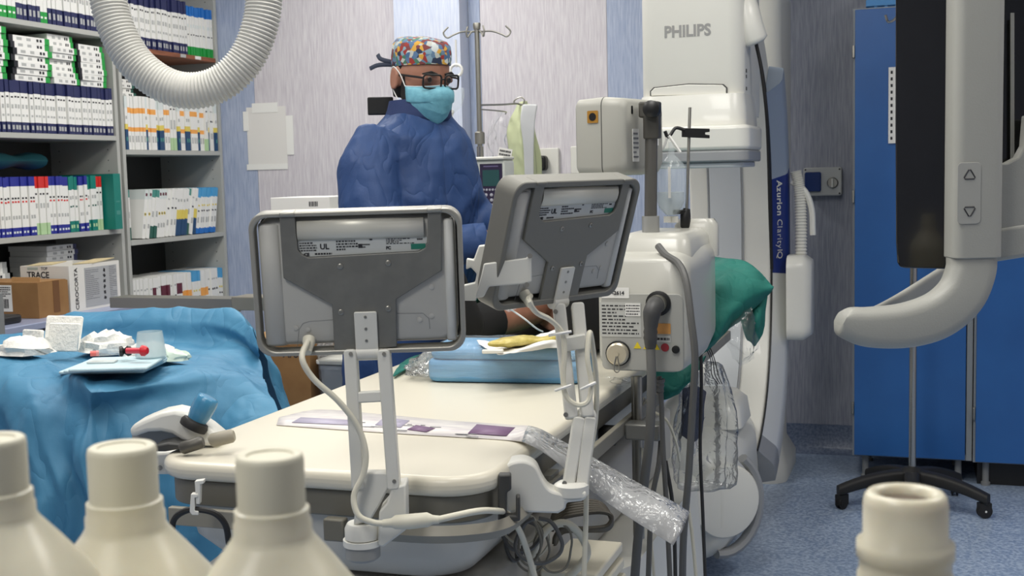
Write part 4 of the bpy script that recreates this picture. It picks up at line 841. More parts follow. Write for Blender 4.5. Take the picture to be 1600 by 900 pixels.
# ------------------------------------------------------------------ green drape over the arm board, plastic over it
def cloth(name, rows, m, parent=None, n=6, amp=.006, size=.06, solid=.0015, label=None, cat=None, kind_subd=0):
    g = [cat_rom(r_, n) for r_ in rows]; g = list(zip(*[cat_rom([g[i][j] for i in range(len(g))], n) for j in range(len(g[0]))]))
    o = MB().grid([list(r_) for r_ in g]).build(name, m, parent, world=True, subd=1); apply_noise(o, amp*.6, size); ridges(o, amp*.8, size*1.5)
    if solid: k = o.modifiers.new('solid', 'SOLIDIFY'); k.thickness = solid
    if label: tag(o, label, cat)
    return o
green = mat('drape_green', (16, 112, 100), .75, col2=(10, 96, 86), scale=9, bump=.1, bscale=140, crease=.5, cscale=7, cstr=(1, 1, .6), crot=(.4, .3, 0))
cloth('green_drape', [PP([(1095, 405, 3.1), (1130, 402, 3.05), (1172, 412, 3.0), (1190, 425, 3.0)]), PP([(1098, 425, 2.95), (1130, 430, 2.9), (1180, 432, 2.9), (1206, 446, 2.92)]), PP([(1095, 480, 2.86), (1125, 490, 2.84), (1165, 468, 2.86), (1206, 452, 2.9)]),
      PP([(1095, 520, 2.84), (1115, 530, 2.82), (1138, 510, 2.86), (1180, 480, 2.92)]), PP([(1080, 580, 2.86), (1096, 558, 2.84), (1112, 545, 2.86), (1135, 520, 2.92)])], green, amp=.012, label='green cloth bunched over the arm board beside the C-arm', cat='drape')
cloth('green_drape', [PP([(1160, 470, 2.95), (1185, 462, 2.93), (1200, 460, 2.93)]), PP([(1158, 500, 2.94), (1182, 500, 2.9), (1196, 490, 2.93)]), PP([(1166, 530, 2.94), (1180, 530, 2.92), (1192, 520, 2.94)]), PP([(1172, 532, 2.95), (1178, 540, 2.94), (1182, 535, 2.95)])], green, amp=.008, label='pointed end of green cloth hanging over the clear film', cat='drape')
cloth('green_drape', [PP([(1015, 570, 2.95), (1060, 575, 2.95), (1105, 555, 2.95)]), PP([(1018, 600, 2.93), (1050, 610, 2.92), (1085, 590, 2.93)]), PP([(1025, 622, 2.94), (1040, 625, 2.93), (1062, 612, 2.94)])], green, amp=.01, label='green cloth showing under the injector console', cat='drape')
cloth('clear_film', [PP([(1130, 482, 2.9), (1152, 472, 2.9), (1175, 465, 2.9)]), PP([(1130, 515, 2.87), (1158, 512, 2.85), (1178, 485, 2.88)]), PP([(1140, 550, 2.88), (1165, 552, 2.86), (1184, 530, 2.9)]), PP([(1155, 568, 2.9), (1168, 570, 2.9), (1180, 560, 2.92)])], clear, amp=.02, size=.03, solid=0, label='crumpled clear plastic film under the green cloth', cat='film')
bag = MB(); rr = []
for i in range(16):
    u = i/15; yy = 565+u*200; wd = 22+26*math.sin(min(1, u*1.3)*PI*.62); c = P(1104-4*u, yy, 2.98); ring = []
    for k in range(22):
        th = 2*PI*k/22; j = 1+.22*math.sin(5*th+i*.12)+.16*math.sin(9*th-i*.2)+.05*math.sin(13*th+i*1.1); ring.append(c+V((RT.x, RT.y, 0))*(wd*pxm(2.98)*math.cos(th)*j)+V((-RT.y, RT.x, 0))*(.05*math.sin(th)*j))
    rr.append(ring)
o = bag.loft(rr).build('plastic_bag', clear, world=True, subd=1); apply_noise(o, .012, .03); tag(o, 'clear plastic bag hanging below the arm board before the C-arm', 'bag')
cloth('dark_cloth', [PP([(1066, 606, 3.0), (1090, 604, 3.0), (1104, 612, 3.0)]), PP([(1066, 640, 3.0), (1086, 640, 2.98), (1100, 640, 3.0)]), PP([(1064, 680, 3.0), (1082, 690, 2.99), (1098, 680, 3.0)])], mat('cloth_navy', (40, 52, 84), .8), amp=.01, label='dark navy cloth inside the clear plastic bag', cat='cloth')
for i in range(3):
    cable('thin_lead', 'thin black wire trailing down from under the green cloth', PP([(1098+4*i, 535, 2.86), (1110+i*3, 560, 2.85), (1112+i*5, 585, 2.85), (1122+i*3, 600, 2.86)]), .0012, cable_dark, 5, 'wire', 'wires below the green cloth')
# ------------------------------------------------------------------ hanging console with curved handle
hc_m = mat('handle_grey', (158, 158, 151), .45, bump=.05, bscale=300)
hb = thing('hanging_console', 'grey ceiling-hung monitor frame with arrow keys and curved handle', 'console', P(1515, 380, 2.2))
D = 2.2
top = P(1517, 0, D); axx = V((RT.x, RT.y, 0)).normalized()
bx = P(1519, 402, D); pw = 76*pxm(D)
Mv = frame((bx.x, bx.y, 0), axx, V((-RT.y, RT.x, 0)))
MB().prism(rrect(pw, .07, .018, 5), bx.z, 2.895, 0, Mv).build('post', hc_m, hb, world=True, bevel=.002)
# curved handle
ctr = cat_rom(PP([(1518, 396, D), (1516, 425, D), (1500, 462, D), (1465, 492, D), (1415, 508, D), (1360, 511, D), (1330, 506, D), (1313, 498, D)]), 6)
n = len(ctr); rr = []
for i, p in enumerate(ctr):
    u = i/(n-1); tn = (ctr[min(i+1, n-1)]-ctr[max(i-1, 0)]).normalized(); dp = V((-RT.y, RT.x, 0)); nr = tn.cross(dp).normalized()
    h = (36 if u < .45 else 36-14*((u-.45)/.55)**1.5)*pxm(D)
    if u > .93: h *= 1-((u-.93)/.07)**2*.55
    rr.append([p+nr*a+dp*b for a, b in rrect(2*h, .062, min(h*.8, .022), 5)])
MB().loft(rr).build('handle', hc_m, hb, world=True, angle=60)
barm = MB(); rr = []
for i, p in enumerate(cat_rom([P(1342, 503, D+.03), P(1360, 500, D+.09), P(1400, 478, D+.2), P(1450, 446, D+.3), P(1478, 428, D+.36)], 5)):
    rr.append([p+V((RT.x, RT.y, 0))*a*.25+V((0, 0, 1))*a+V((-RT.y, RT.x, 0))*b for a, b in rrect(.05, .03, .012, 4)])
barm.loft(rr).build('handle_return', hc_m, hb, world=True, angle=60)
# key pad with arrows
dpv = V((-RT.y, RT.x, 0)).normalized()
def on_post(x, y, e=.0353):
    r = ray(x, y); return CAMP+r*((V((bx.x, bx.y, 0))-dpv*e-CAMP).dot(dpv)/r.dot(dpv))
kf = frame(on_post(1514, 302), axx, (0, 0, 1))
MB().prism(rrect(36*pxm(D), 94*pxm(D), .008, 4), 0, .0012, 0, kf).build('key_pad', mat('keypad_grey', (160, 160, 154), .45), hb, world=True, bevel=.0005)
for yy, s in ((274, 1), (329, -1)):
    kc = frame(on_post(1515, yy, .0368), axx, (0, 0, 1)); r_ = .0125
    tri = [(r_*math.cos(a)*1.05, s*r_*math.sin(a)) for a in (PI/2, PI/2+2*PI/3, PI/2+4*PI/3)]; pts = []
    for i in range(3):
        a, b = V((*tri[i], 0)), V((*tri[(i+1) % 3], 0)); pts += [a.lerp(b, .14), a.lerp(b, .86)]
    MB().tube([kc @ p for p in pts+pts[:2]], .0012, 6).build('arrow_mark', ink, hb, world=True)
# grey cheek plate right of the post, with white under-edge
slab_px(mb := MB(), [(1552, 255), (1575, 255), (1592, 246), (1602, 228), (1606, 180), (1660, 180), (1660, 358), (1552, 358)], D+.01, .03); mb.build('cheek_plate', hc_m, hb, world=True, bevel=.003)
slab_px(mb := MB(), [(1548, 358), (1660, 340), (1660, 380), (1605, 402), (1548, 411)], D+.02, .05); mb.build('under_handle', hc_m, hb, world=True, bevel=.008)
p = P(1543, 441, D+.02); MB().lathe([(.006, 0), (.006, .012)], 10, 0, frame(p, (0, 0, 1), UP)).build('end_button', white, hb, world=True)
# the dark screen it carries
sc = thing('hanging_screen', 'glossy black ceiling-hung screen beside the grey post', 'screen', P(1445, 418, 2.3))
gl = mat('screen_gloss', (8, 8, 8), .08, coat=.3)
slab_px(mb := MB(), [(1400, -300), (1399, 200), (1400, 380), (1402, 410), (1406, 417), (1415, 419), (1500, 421), (1500, -300)], 2.27, .06, 0, -19); mb.build('screen_slab', gl, sc, world=True, bevel=.003)
slab_px(mb := MB(), [(1502, -300), (1502, 300), (1680, 300), (1680, -300)], 2.30, .05, 0, -19); mb.build('screen_wing', gl, sc, world=True, bevel=.003)
slab_px(mb := MB(), [(1585, 20), (1580, 20), (1580, 250), (1585, 250)], 2.26, .004); mb.build('cable_rod', hc_m, sc, world=True)
# ------------------------------------------------------------------ corrugated hose
hp = [P(x, y, 2.0) for x, y in ((160, -330), (162, -150), (167, -20), (182, 45), (212, 98), (256, 132), (300, 142), (345, 130), (382, 96), (404, 48), (413, -10), (416, -150), (416, -330))]
sm = cat_rom(hp, 40); L = [0]
for a, b in zip(sm, sm[1:]): L.append(L[-1]+(b-a).length)
nr = int(L[-1]/.0062); pts = []; rad = []
j = 0
for i in range(nr*4+1):
    s_ = L[-1]*i/(nr*4)
    while j < len(L)-2 and L[j+1] < s_: j += 1
    t_ = (s_-L[j])/max(1e-9, L[j+1]-L[j]); pts.append(sm[j].lerp(sm[j+1], min(1, t_))); rad.append((.0262, .0290, .0305, .0290)[i % 4])
tag(MB().tube(pts, rad, 24).build('corrugated_hose', mat('hose_white', (214, 213, 206), .5), world=True, angle=180), 'thick white corrugated hose hanging in a loop from the ceiling', 'hose')
# ------------------------------------------------------------------ bottles at the window counter
bot_m = mat('bottle_white', (214, 209, 188), .3, sss=.3, col2=(206, 200, 178), scale=30)
cap_m = mat('cap_white', (206, 202, 182), .45)
ctop = .895
tag(MB().box((-.35, .5, ctop-.02), (2.6, .6, .04)).build('counter', mat('counter_grey', (150, 150, 146), .5), world=True, bevel=.004), 'grey counter ledge carrying the white bottles', 'counter')
bpy.data.objects['counter'].location.z -= 0
cs = bpy.data.objects['counter']
for x in (-1.2, 0, 1.2): MB().box((x, 0, -.4275), (.04, .5, .855)).build('support', grey_frame, cs, smooth=False)
for o in list(cs.children): o.location = (0, 0, 0)
def bottle(x, y, d, label, r0, opened=False):
    tp = P(x, y, d); h = tp.z-ctop; t = thing('bottle', label, 'bottle', (tp.x, tp.y, ctop+.0005), random.uniform(.2, .5) if not opened else .1)
    k = r0/.019
    def sq(r, z, e):      # circle to rounded square
        return [V((r*math.copysign(abs(math.cos(a))**e, math.cos(a)), r*math.copysign(abs(math.sin(a))**e, math.sin(a)), z)) for a in [2*PI*i/40+PI/4*0 for i in range(40)]]
    prof = [(.049*k, .0, .62), (.052*k, .004, .62), (.052*k, h-.105*k, .62), (.0515*k, h-.094*k, .64), (.0475*k, h-.084*k, .7), (.034*k, h-.063*k, .86), (.0245*k, h-.05*k, 1), (.0222*k, h-.046*k, 1), (.0222*k, h-.04*k, 1), (.0212*k, h-.038*k, 1), (.0212*k, h-.032*k, 1)]
    if opened: prof += [(.0225*k, h-.031*k, 1), (.0225*k, h-.024*k, 1), (.0195*k, h-.022*k, 1), (.0195*k, h-.006*k, 1), (.0188*k, h-.002*k, 1), (.017*k, h, 1), (.0145*k, h, 1), (.0125*k, h-.0015*k, 1), (.0118*k, h-.005*k, 1), (.0118*k, h-.03*k, 1)]
    else: prof += [(.017*k, h-.03*k, 1), (.017*k, h-.01*k, 1)]
    MB().loft([sq(*p) for p in prof]).build('body', bot_m, t, angle=60)
    if opened: MB().lathe([(.0117*k, h-.008*k), (.0117*k, h-.0045*k)], 24).build('seal', mat('seal_brown', (96, 84, 70), .7), t)
    if not opened:
        n = 80; pr = [(.0190*k, h-.031*k), (.0190*k, h-.004*k), (.0186*k, h-.001*k), (.0172*k, h), (.0135*k, h-.0005), (.013*k, h-.0015)]
        MB().loft([[V((r_*(1+(.012 if i % 2 and j in (0, 1) else 0))*math.cos(2*PI*i/n), r_*(1+(.012 if i % 2 and j in (0, 1) else 0))*math.sin(2*PI*i/n), z)) for i in range(n)] for j, (r_, z) in enumerate(pr)]).build('screw_cap', cap_m, t, angle=50)
    return t
bottle(-14, 685, .58, 'white capped plastic bottle beside the blue drape edge', .0156)
bottle(190, 697, .69, 'white capped plastic bottle between two other capped bottles', .019)
bottle(421, 710, .61, 'white capped plastic bottle before the foot of the patient table', .0168)
bottle(1415, 770, .62, 'open white plastic bottle with a wide neck and no cap', .0205, True)
# ------------------------------------------------------------------ surgeon
def limb(mb, pts, rads, n=16, sq=1.0, k=5):
    c = cat_rom(pts, k); m = len(c); r = []
    for i in range(m):
        u = i/(m-1)*(len(rads)-1); j = min(int(u), len(rads)-2); r.append(rads[j]+(rads[j+1]-rads[j])*(u-j))
    return mb.tube(c, r, n, 0, None, sq)
def hand(mb, wrist, d, pn, up, s=1.0, curl=.5):
    """palm and five bent fingers: d along the hand, pn palm-side normal, up towards the thumb"""
    w_, d, pn = V(wrist), V(d).normalized(), V(pn).normalized(); up = V(up).normalized()
    mb.loft([[w_+d*(u*s)+up*(a*s)+pn*(b*s) for a, b in rrect(wd, th, th*.45, 3)] for u, wd, th in ((-.02, .05, .036), (.02, .062, .032), (.06, .08, .03), (.092, .078, .024))])
    for i, (off, ln) in enumerate(((.03, .072), (.01, .08), (-.011, .075), (-.03, .058))):
        a = w_+d*(.085*s)+up*(off*s); p1 = a+d*(ln*.42*s)+pn*(.006*curl*s); p2 = p1+(d*(1-curl*.5)+pn*curl).normalized()*(ln*.33*s); p3 = p2+(d*(1-curl)+pn*curl*1.3).normalized()*(ln*.28*s)
        limb(mb, [a-d*.02*s, p1, p2, p3], [.0098*s, .0092*s, .0085*s, .0066*s], 10)
    a = w_+d*(.03*s)+up*(.03*s); limb(mb, [a-up*.01*s, a+(d*.5+up*.8).normalized()*(.04*s), a+(d*.85+up*.55).normalized()*(.068*s)+pn*.012*s, a+(d+up*.35).normalized()*(.09*s)+pn*.02*s], [.013*s, .012*s, .0105*s, .008*s], 10)
HEAD = [(-.008, .02, .028, -.052), (.0, .034, .042, -.048), (.02, .05, .062, -.032), (.05, .062, .079, -.018), (.09, .069, .09, -.005), (.13, .074, .097, .003), (.17, .074, .097, .008), (.195, .06, .08, .01), (.208, .035, .045, .01), (.212, .012, .016, .01)]
def head(mb, M):
    mb.loft([[V((w*math.cos(t), cy+d*math.sin(t), z)) for t in [2*PI*i/28 for i in range(28)]] for z, w, d, cy in HEAD], 0, M)
    mb.loft([[V((x*sx, -.094-dy+y, z)) for x, y in ((-1, .016), (-.5, 0), (.5, 0), (1, .016), (0, .03))] for z, sx, dy in ((.066, .013, .002), (.072, .016, .016), (.08, .013, .018), (.1, .009, .01), (.125, .007, .0))], 0, M)
    for s in (-1, 1):
        mb.loft([[V((s*(.066+u), .018+.021*math.cos(t)*k, .105+.034*math.sin(t)*k)) for t in [2*PI*i/14 for i in range(14)]] for u, k in ((0, .6), (.008, .8), (.016, 1), (.021, .9), (.019, .5))], 0, M)
        mb.loft([[V((s*.033+.016*math.cos(t)*k, -.093-u, .112+.010*math.sin(t)*k)) for t in [2*PI*i/12 for i in range(12)]] for u, k in ((-.02, 1.2), (0, 1), (.001, .2))], 0, M)
    mb.loft([[V((.02*math.cos(t)*k, -.098-u, .045+.006*math.sin(t)*k)) for t in [2*PI*i/12 for i in range(12)]] for u, k in ((-.02, 1.2), (.002, 1), (.004, .3))], 0, M)
PS = thing('person', 'person in blue surgical gown, patterned cap, dark glasses and pale blue mask', 'person', (-1.42, 3.32, 0), math.radians(68.6))
HM = Matrix.Translation((0, -.012, 1.472)) @ Matrix.Rotation(math.radians(-12), 4, 'Z') @ Matrix.Rotation(math.radians(9), 4, 'X')
b = MB(); head(b, HM)
limb(b, [(0, -.0, 1.34), (0, -.01, 1.41), (0, -.025, 1.48), (0, -.035, 1.52)], [.075, .06, .057, .055])
b.loft([[V((w*math.cos(t), cy+d*math.sin(t), z)) for t in [2*PI*i/24 for i in range(24)]] for z, w, d, cy in ((.86, .16, .11, .0), (1.0, .15, .1, 0), (1.2, .17, .11, -.01), (1.36, .17, .1, -.02), (1.42, .11, .07, -.03))])
RH, LH = V((-.06, -.32, 1.12)), V((.09, -.33, 1.16))
limb(b, [(-.15, -.01, 1.37), (-.22, -.04, 1.25), (-.23, -.12, 1.11), RH], [.055, .048, .044, .03]); limb(b, [(.13, -.0, 1.37), (.175, -.02, 1.25), (.18, -.14, 1.12), LH], [.055, .048, .044, .03])
hand(b, RH, (.35, -.9, -.2), (.3, -.1, -1), (.9, .3, 0), 1, .5); hand(b, LH, (-.1, -.98, -.15), (-.2, -.1, -1), (-.98, .1, 0), 1, .5)
for s in (-1, 1): limb(b, [(s*.09, 0, .92), (s*.1, -.02, .5), (s*.1, .02, .1), (s*.1, 0, .05)], [.09, .065, .042, .04])
b.build('body', skin, PS, remesh=.0055)
gown_m = mat('gown_blue', (44, 71, 118), .6, col2=(37, 62, 106), scale=6, bump=.2, bscale=40, spec=.35, crease=.75, cscale=6.5, cstr=(1, 1, .45), crot=(.35, -.5, 0))
g = MB()
g.loft([[V((w*math.copysign(abs(math.cos(t))**.9, math.cos(t)), cy+d*math.sin(t), z)) for t in [2*PI*i/32 for i in range(32)]] for z, w, d, cy in
        ((.32, .25, .18, .07), (.6, .235, .17, .06), (.9, .225, .165, .04), (1.1, .222, .165, .01), (1.22, .222, .16, -.005), (1.32, .205, .15, .0), (1.40, .185, .13, .0), (1.445, .14, .105, .0), (1.475, .1, .09, -.005), (1.495, .075, .08, -.01))])
limb(g, [(-.14, -.0, 1.40), (-.205, -.01, 1.30), (-.228, -.06, 1.16), (-.2, -.2, 1.1), RH], [.08, .09, .09, .076, .05], 20)
limb(g, [(.11, -.0, 1.39), (.145, .0, 1.29), (.155, -.05, 1.17), (.15, -.2, 1.12), LH], [.076, .076, .076, .066, .048], 20)
go = g.build('gown', gown_m, PS, remesh=.008)
apply_noise(go, .012, .1); ridges(go, .014, .17)
k = go.modifiers.new('soft', 'SMOOTH'); k.factor = .5; k.iterations = 1
glove = mat('glove', (196, 204, 214), .5)
gm = MB(); hand(gm, RH, (.35, -.9, -.2), (.3, -.1, -1), (.9, .3, 0), 1.09, .5); gm.build('glove', glove, PS, remesh=.004)
gm = MB(); hand(gm, LH, (-.1, -.98, -.15), (-.2, -.1, -1), (-.98, .1, 0), 1.09, .5); gm.build('glove', glove, PS, remesh=.004)
tr = MB()
for s in (-1, 1): limb(tr, [(s*.09, 0, .9), (s*.1, -.02, .5), (s*.1, .02, .09)], [.11, .085, .07])
tr.build('trousers', mat('scrub_blue', (40, 70, 120), .8), PS)
for s in (-1, 1): MB().loft([[V((s*.1+a, -.06+y, z0+b)) for a, b in rrect(w, h, min(w, h)*.4, 4)] for y, w, h, z0 in ((-.13, .05, .035, .022), (-.1, .085, .055, .031), (0, .09, .075, .0415), (.09, .08, .09, .0485), (.13, .05, .06, .034))]).build('clog', white, PS)
# collar with black tab
MB().loft([[V((w*math.cos(t), cy+d*math.sin(t), z)) for t in [2*PI*i/28 for i in range(28)]] for z, w, d, cy in ((1.455, .098, .1, -.003), (1.47, .094, .1, -.006), (1.49, .088, .097, -.012), (1.515, .084, .094, -.016), (1.515, .077, .087, -.016), (1.48, .079, .089, -.01))], caps=False).build('collar', mat('collar_navy', (30, 48, 92), .7, bump=.2, bscale=30), PS, solid=.004)
MB().prism(rrect(.075, .052, .004), -.012, .012, 0, frame((-.055, .093, 1.505), (.75, -.66, 0), (0, 0, 1))).build('collar_tab', black, PS, bevel=.003)
# cap, hair, mask, glasses
capm = bpy.data.materials.new('cap_pattern'); capm.use_nodes = True; nt = capm.node_tree; bs = nt.nodes['Principled BSDF']; bs.inputs['Roughness'].default_value = .8
tc = nt.nodes.new('ShaderNodeTexCoord'); vo = nt.nodes.new('ShaderNodeTexVoronoi'); vo.inputs['Scale'].default_value = 78; rp = nt.nodes.new('ShaderNodeValToRGB'); rp.color_ramp.interpolation = 'CONSTANT'
nt.links.new(tc.outputs['Object'], vo.inputs['Vector']); sp = nt.nodes.new('ShaderNodeSeparateColor'); nt.links.new(vo.outputs['Color'], sp.inputs[0]); nt.links.new(sp.outputs[0], rp.inputs[0])
cols = [(96, 124, 148), (186, 188, 180), (150, 52, 46), (70, 104, 140), (206, 158, 64), (40, 50, 74), (130, 158, 172), (120, 60, 60), (200, 206, 204), (72, 120, 96), (86, 116, 150)]
els = rp.color_ramp.elements
while len(els) < len(cols): els.new(.5)
for i, c in enumerate(cols): els[i].position = i/len(cols); els[i].color = lin(c)+[1]
nt.links.new(rp.outputs[0], bs.inputs['Base Color'])
def shell(rows, n=32): return [[V((w*math.cos(t), cy+d*math.sin(t), z+tl_*math.sin(t))) for t in [2*PI*i/n for i in range(n)]] for z, w, d, cy, tl_ in rows]
cp = MB().loft([[HM @ p for p in r] for r in shell(((.143, .0775, .101, .004, -.014), (.16, .080, .103, .006, -.012), (.18, .081, .104, .008, -.008), (.203, .078, .1, .01, -.004), (.218, .066, .086, .01, 0), (.225, .045, .06, .01, 0), (.228, .015, .02, .01, 0)))]).build('cap', capm, PS, angle=80); apply_noise(cp, .004, .03)
for (p0, p1, p2) in (((-.02, .106, .145), (-.055, .135, .152), (-.06, .15, .165)), ((-.02, .106, .14), (-.06, .14, .135), (-.075, .165, .122))):
    MB().tube([HM @ p for p in cat_rom([p0, p1, p2], 5)], .0065, 8, 0, None, .35).build('cap_tie', mat('tie_dark', (58, 64, 80), .8), PS)
MB().loft([[HM @ p for p in r] for r in shell(((.05, .058, .062, .036, 0), (.08, .0715, .078, .022, 0), (.11, .0752, .082, .022, 0), (.15, .0765, .088, .016, 0)))]).build('hair', hair, PS)
MB().loft([[HM @ V((s, y, z)) for y, z in ((-.05, 0), (-.012, 0))] for s, z in ((0, 0), (0, 0))]) if False else None
for s in (-1, 1):
    MB().prism([(-.055, .03), (-.03, .02), (.0, .06), (.0, .14), (-.018, .14), (-.022, .09), (-.04, .06)], -.004, .004, 0, HM @ frame((s*.067, 0, 0), (0, 1, 0), (0, 0, 1))).build('sideburn', hair, PS, bevel=.003)
    e = MB().lathe([(.0001, -.011), (.008, -.0075), (.011, 0), (.008, .0075), (.0001, .011)], 14, 0, HM @ Matrix.Translation((s*.033, -.0865, .112))).build('eye', mat('eye_white', (140, 128, 118), .3), PS)
    MB().lathe([(.0068, 0), (.0068, .002)], 12, 0, HM @ frame((s*.033-.003, -.0955, .112), (1, 0, 0), (0, 0, 1))).build('iris', mat('iris', (40, 26, 18), .2), e)
    MB().tube([HM @ V(p) for p in ((s*.014, -.099, .128), (s*.034, -.100, .133), (s*.055, -.085, .127))], [.0035, .0045, .002], 8).build('eyebrow', hair, PS)
def rim(cx):
    pts = [V((cx+x, -.112+abs(cx+x)**2*3.2, .108+z)) for x, z in rrect(.054, .038, .009, 4)]
    return [HM @ p for p in pts+pts[:1]]
gf = thing  # glasses are worn: a part of the person's look
gl_ = MB()
for s in (-1, 1): gl_.tube(rim(s*.0335), .0028, 8)
gl_.tube([HM @ V(p) for p in ((-.008, -.112, .114), (0, -.114, .116), (.008, -.112, .114))], .0026, 8)
for s in (-1, 1): gl_.tube([HM @ V(p) for p in ((s*.060, -.100, .117), (s*.074, -.07, .118), (s*.078, -.01, .118), (s*.079, .02, .11))], .0032, 8, 0, None, .6)
gfo = gl_.build('glasses_frame', black, PS)
for s in (-1, 1): MB().add([HM @ V((s*.0335+x, -.112+abs(s*.0335+x)**2*3.2, .108+z)) for x, z in rrect(.05, .034, .008, 4)], [tuple(range(20))] if False else [tuple(range(len(rrect(.05, .034, .008, 4))))]).build('lens', mat('lens', (60, 62, 66), .05, alpha=.22, spec=.5), gfo)
mask_m = mat('mask_blue', (124, 188, 204), .6, col2=(112, 176, 194), scale=60, bump=.1, bscale=160)
mr = []; prof = ((.098, .006, 1.0), (.09, .02, 1.02), (.078, .026, 1.02), (.06, .028, 1.01), (.056, .024, 1.0), (.04, .026, .98), (.036, .021, .97), (.02, .022, .93), (.016, .017, .91), (-.002, .008, .84), (-.018, -.01, .7), (-.024, -.03, .55))
for z, fo, wk in prof:
    r_ = []
    for i in range(25):
        a = math.radians(-72+144*i/24); x = .079*wk*math.sin(a); y = -.004-(.098+fo)*math.cos(a)*(.97)+(.02 if z < .0 else 0)*0
        if z > .06: y -= 0.004*math.cos(a*2)
        r_.append(HM @ V((x, y, z-.012*abs(math.sin(a))*(1 if z > .05 else -1.6)+(.0))))
    mr.append(r_)
mk = MB().grid(mr).build('mask', mask_m, PS, solid=.0015, angle=60)
for i in (0,): MB().tube([p+V((0, 0, .001)) for p in mr[0]], .0018, 6).build('mask_edge', mat('mask_edge', (200, 220, 226), .6), mk)
for s, i in ((-1, 0), (1, 24)):
    a, c = mr[0][i], mr[8][i]
    MB().tube(cat_rom([a, HM @ V((s*.081, -.01, .12)), HM @ V((s*.083, .022, .138)), HM @ V((s*.084, .036, .12)), HM @ V((s*.082, .03, .085)), HM @ V((s*.077, -.005, .045)), c], 6), .0016, 6).build('ear_loop', paper, mk)

# ------------------------------------------------------------------ patient on the table
PT = thing('person', 'person lying on the patient table in black socks under a green drape', 'person', (-.93, 3.5, ZT+.002))
pb_ = MB(); zt = ZT+.002
HP = Matrix.Translation((-.92, 4.16, zt+.155)) @ Matrix.Rotation(PI, 4, 'Z') @ Matrix.Rotation(math.radians(-90), 4, 'X') @ Matrix.Rotation(PI, 4, 'Z')
HP = frame((-.92, 4.14, zt+.12), (-1, 0, 0), (0, 0, -1))      # face up, crown towards the far end
head(pb_, HP)
limb(pb_, [(-.92, 4.05, zt+.1), (-.92, 4.2, zt+.11)], [.06, .055])
pb_.loft([[V((-.92+w*math.cos(t), y, zt+h+h*math.sin(t)*.98)) for t in [2*PI*i/24 for i in range(24)]] for y, w, h in ((3.22, .12, .07), (3.32, .17, .09), (3.5, .16, .1), (3.8, .18, .11), (3.98, .17, .1), (4.08, .09, .07))])
ank = [(-1.12, 2.90, zt+.062), (-.80, 2.93, zt+.06)]
limb(pb_, [(-.98, 3.5, zt+.1), (-1.02, 3.32, zt+.11), (-1.06, 3.12, zt+.085), ank[0]], [.085, .062, .058, .04]); limb(pb_, [(-.86, 3.34, zt+.09), (-.83, 3.18, zt+.08), (-.81, 3.06, zt+.07), ank[1]], [.085, .06, .055, .038])
for a in ank: limb(pb_, [a, (a[0], a[1]-.03, a[2]+.03), (a[0]-.01, a[1]-.04, a[2]+.09), (a[0]-.015, a[1]-.05, a[2]+.15)], [.044, .045, .036, .022])
for s in (-1, 1):
    W = V((-.92+s*.24, 3.38, zt+.05)); limb(pb_, [(-.92+s*.17, 3.95, zt+.1), (-.92+s*.235, 3.65, zt+.055), W], [.055, .045, .032]); hand(pb_, W, (0, -1, 0), (0, 0, -1), (s*-1, 0, 0), .95, .25)
pb_.build('body', skin, PT, world=True, remesh=.007)
sock = mat('sock_black', (14, 14, 15), .9)
for a, d_ in zip(ank, (V((.022, .085, .008)), V((-.003, .06, .003)))):
    a = V(a); limb(s_ := MB(), [a+d_*1.25, a+d_*.5, a, a+V((0, -.03, .03)), a+V((-.01, -.04, .09)), a+V((-.015, -.05, .155))], [.0565, .0525, .0505, .0535, .044, .028], 18); s_.build('sock', sock, PT, world=True)
MB().loft([[HP @ p for p in r] for r in shell(((.12, .0765, .06, .05, 0), (.17, .078, .085, .03, 0), (.205, .066, .08, .016, 0), (.23, .02, .03, .012, 0)))]).build('hair', hair, PT, world=True)
rows = [[V((-.92+.27*math.sin(a)*(1.08 if abs(a) > 1.2 else 1), y, zt+.012+hh*max(0, math.cos(a))**.8)) for a in [math.radians(-92+184*i/8) for i in range(9)]] for y, hh in ((3.14, .19), (3.3, .21), (3.5, .225), (3.75, .24), (3.95, .23))]
cloth('drape', rows, green, PT, 4, .012, .08)
bd = MB(); bd.box((-.92, 3.3, 0), (.01, .01, .01))
# green sheet under the legs, on the tabletop
o = cloth('green_sheet', [[PZ(610, 592, .845), PZ(640, 560, .846), PZ(720, 545, .848), PZ(860, 520, .85)], [V((-1.20, 3.0, .846)), V((-1.05, 3.0, .848)), V((-.9, 3.0, .85)), V((-.70, 3.0, .85))], [V((-1.20, 3.2, .846)), V((-1.05, 3.2, .848)), V((-.9, 3.2, .85)), V((-.68, 3.2, .85))]], green, None, 4, .006, .05, .003, 'green sheet spread on the table under the legs', 'sheet')
cable('drip_line', 'thin clear drip line running over the bare shin to the sheet', PP([(795, 482, 2.78), (805, 488, 2.79), (822, 500, 2.78), (838, 513, 2.8), (848, 518, 2.82)]), .0022, mat('tube_clear', (220, 224, 220), .25, alpha=.8), 6, 'tube')
tag(MB().tube(PP([(786, 481, 2.79), (795, 483, 2.78), (806, 480, 2.785)]), [.003, .007, .004], 8).build('drip_connector', clear2, world=True), 'small clear connector at the end of the drip line', 'connector')
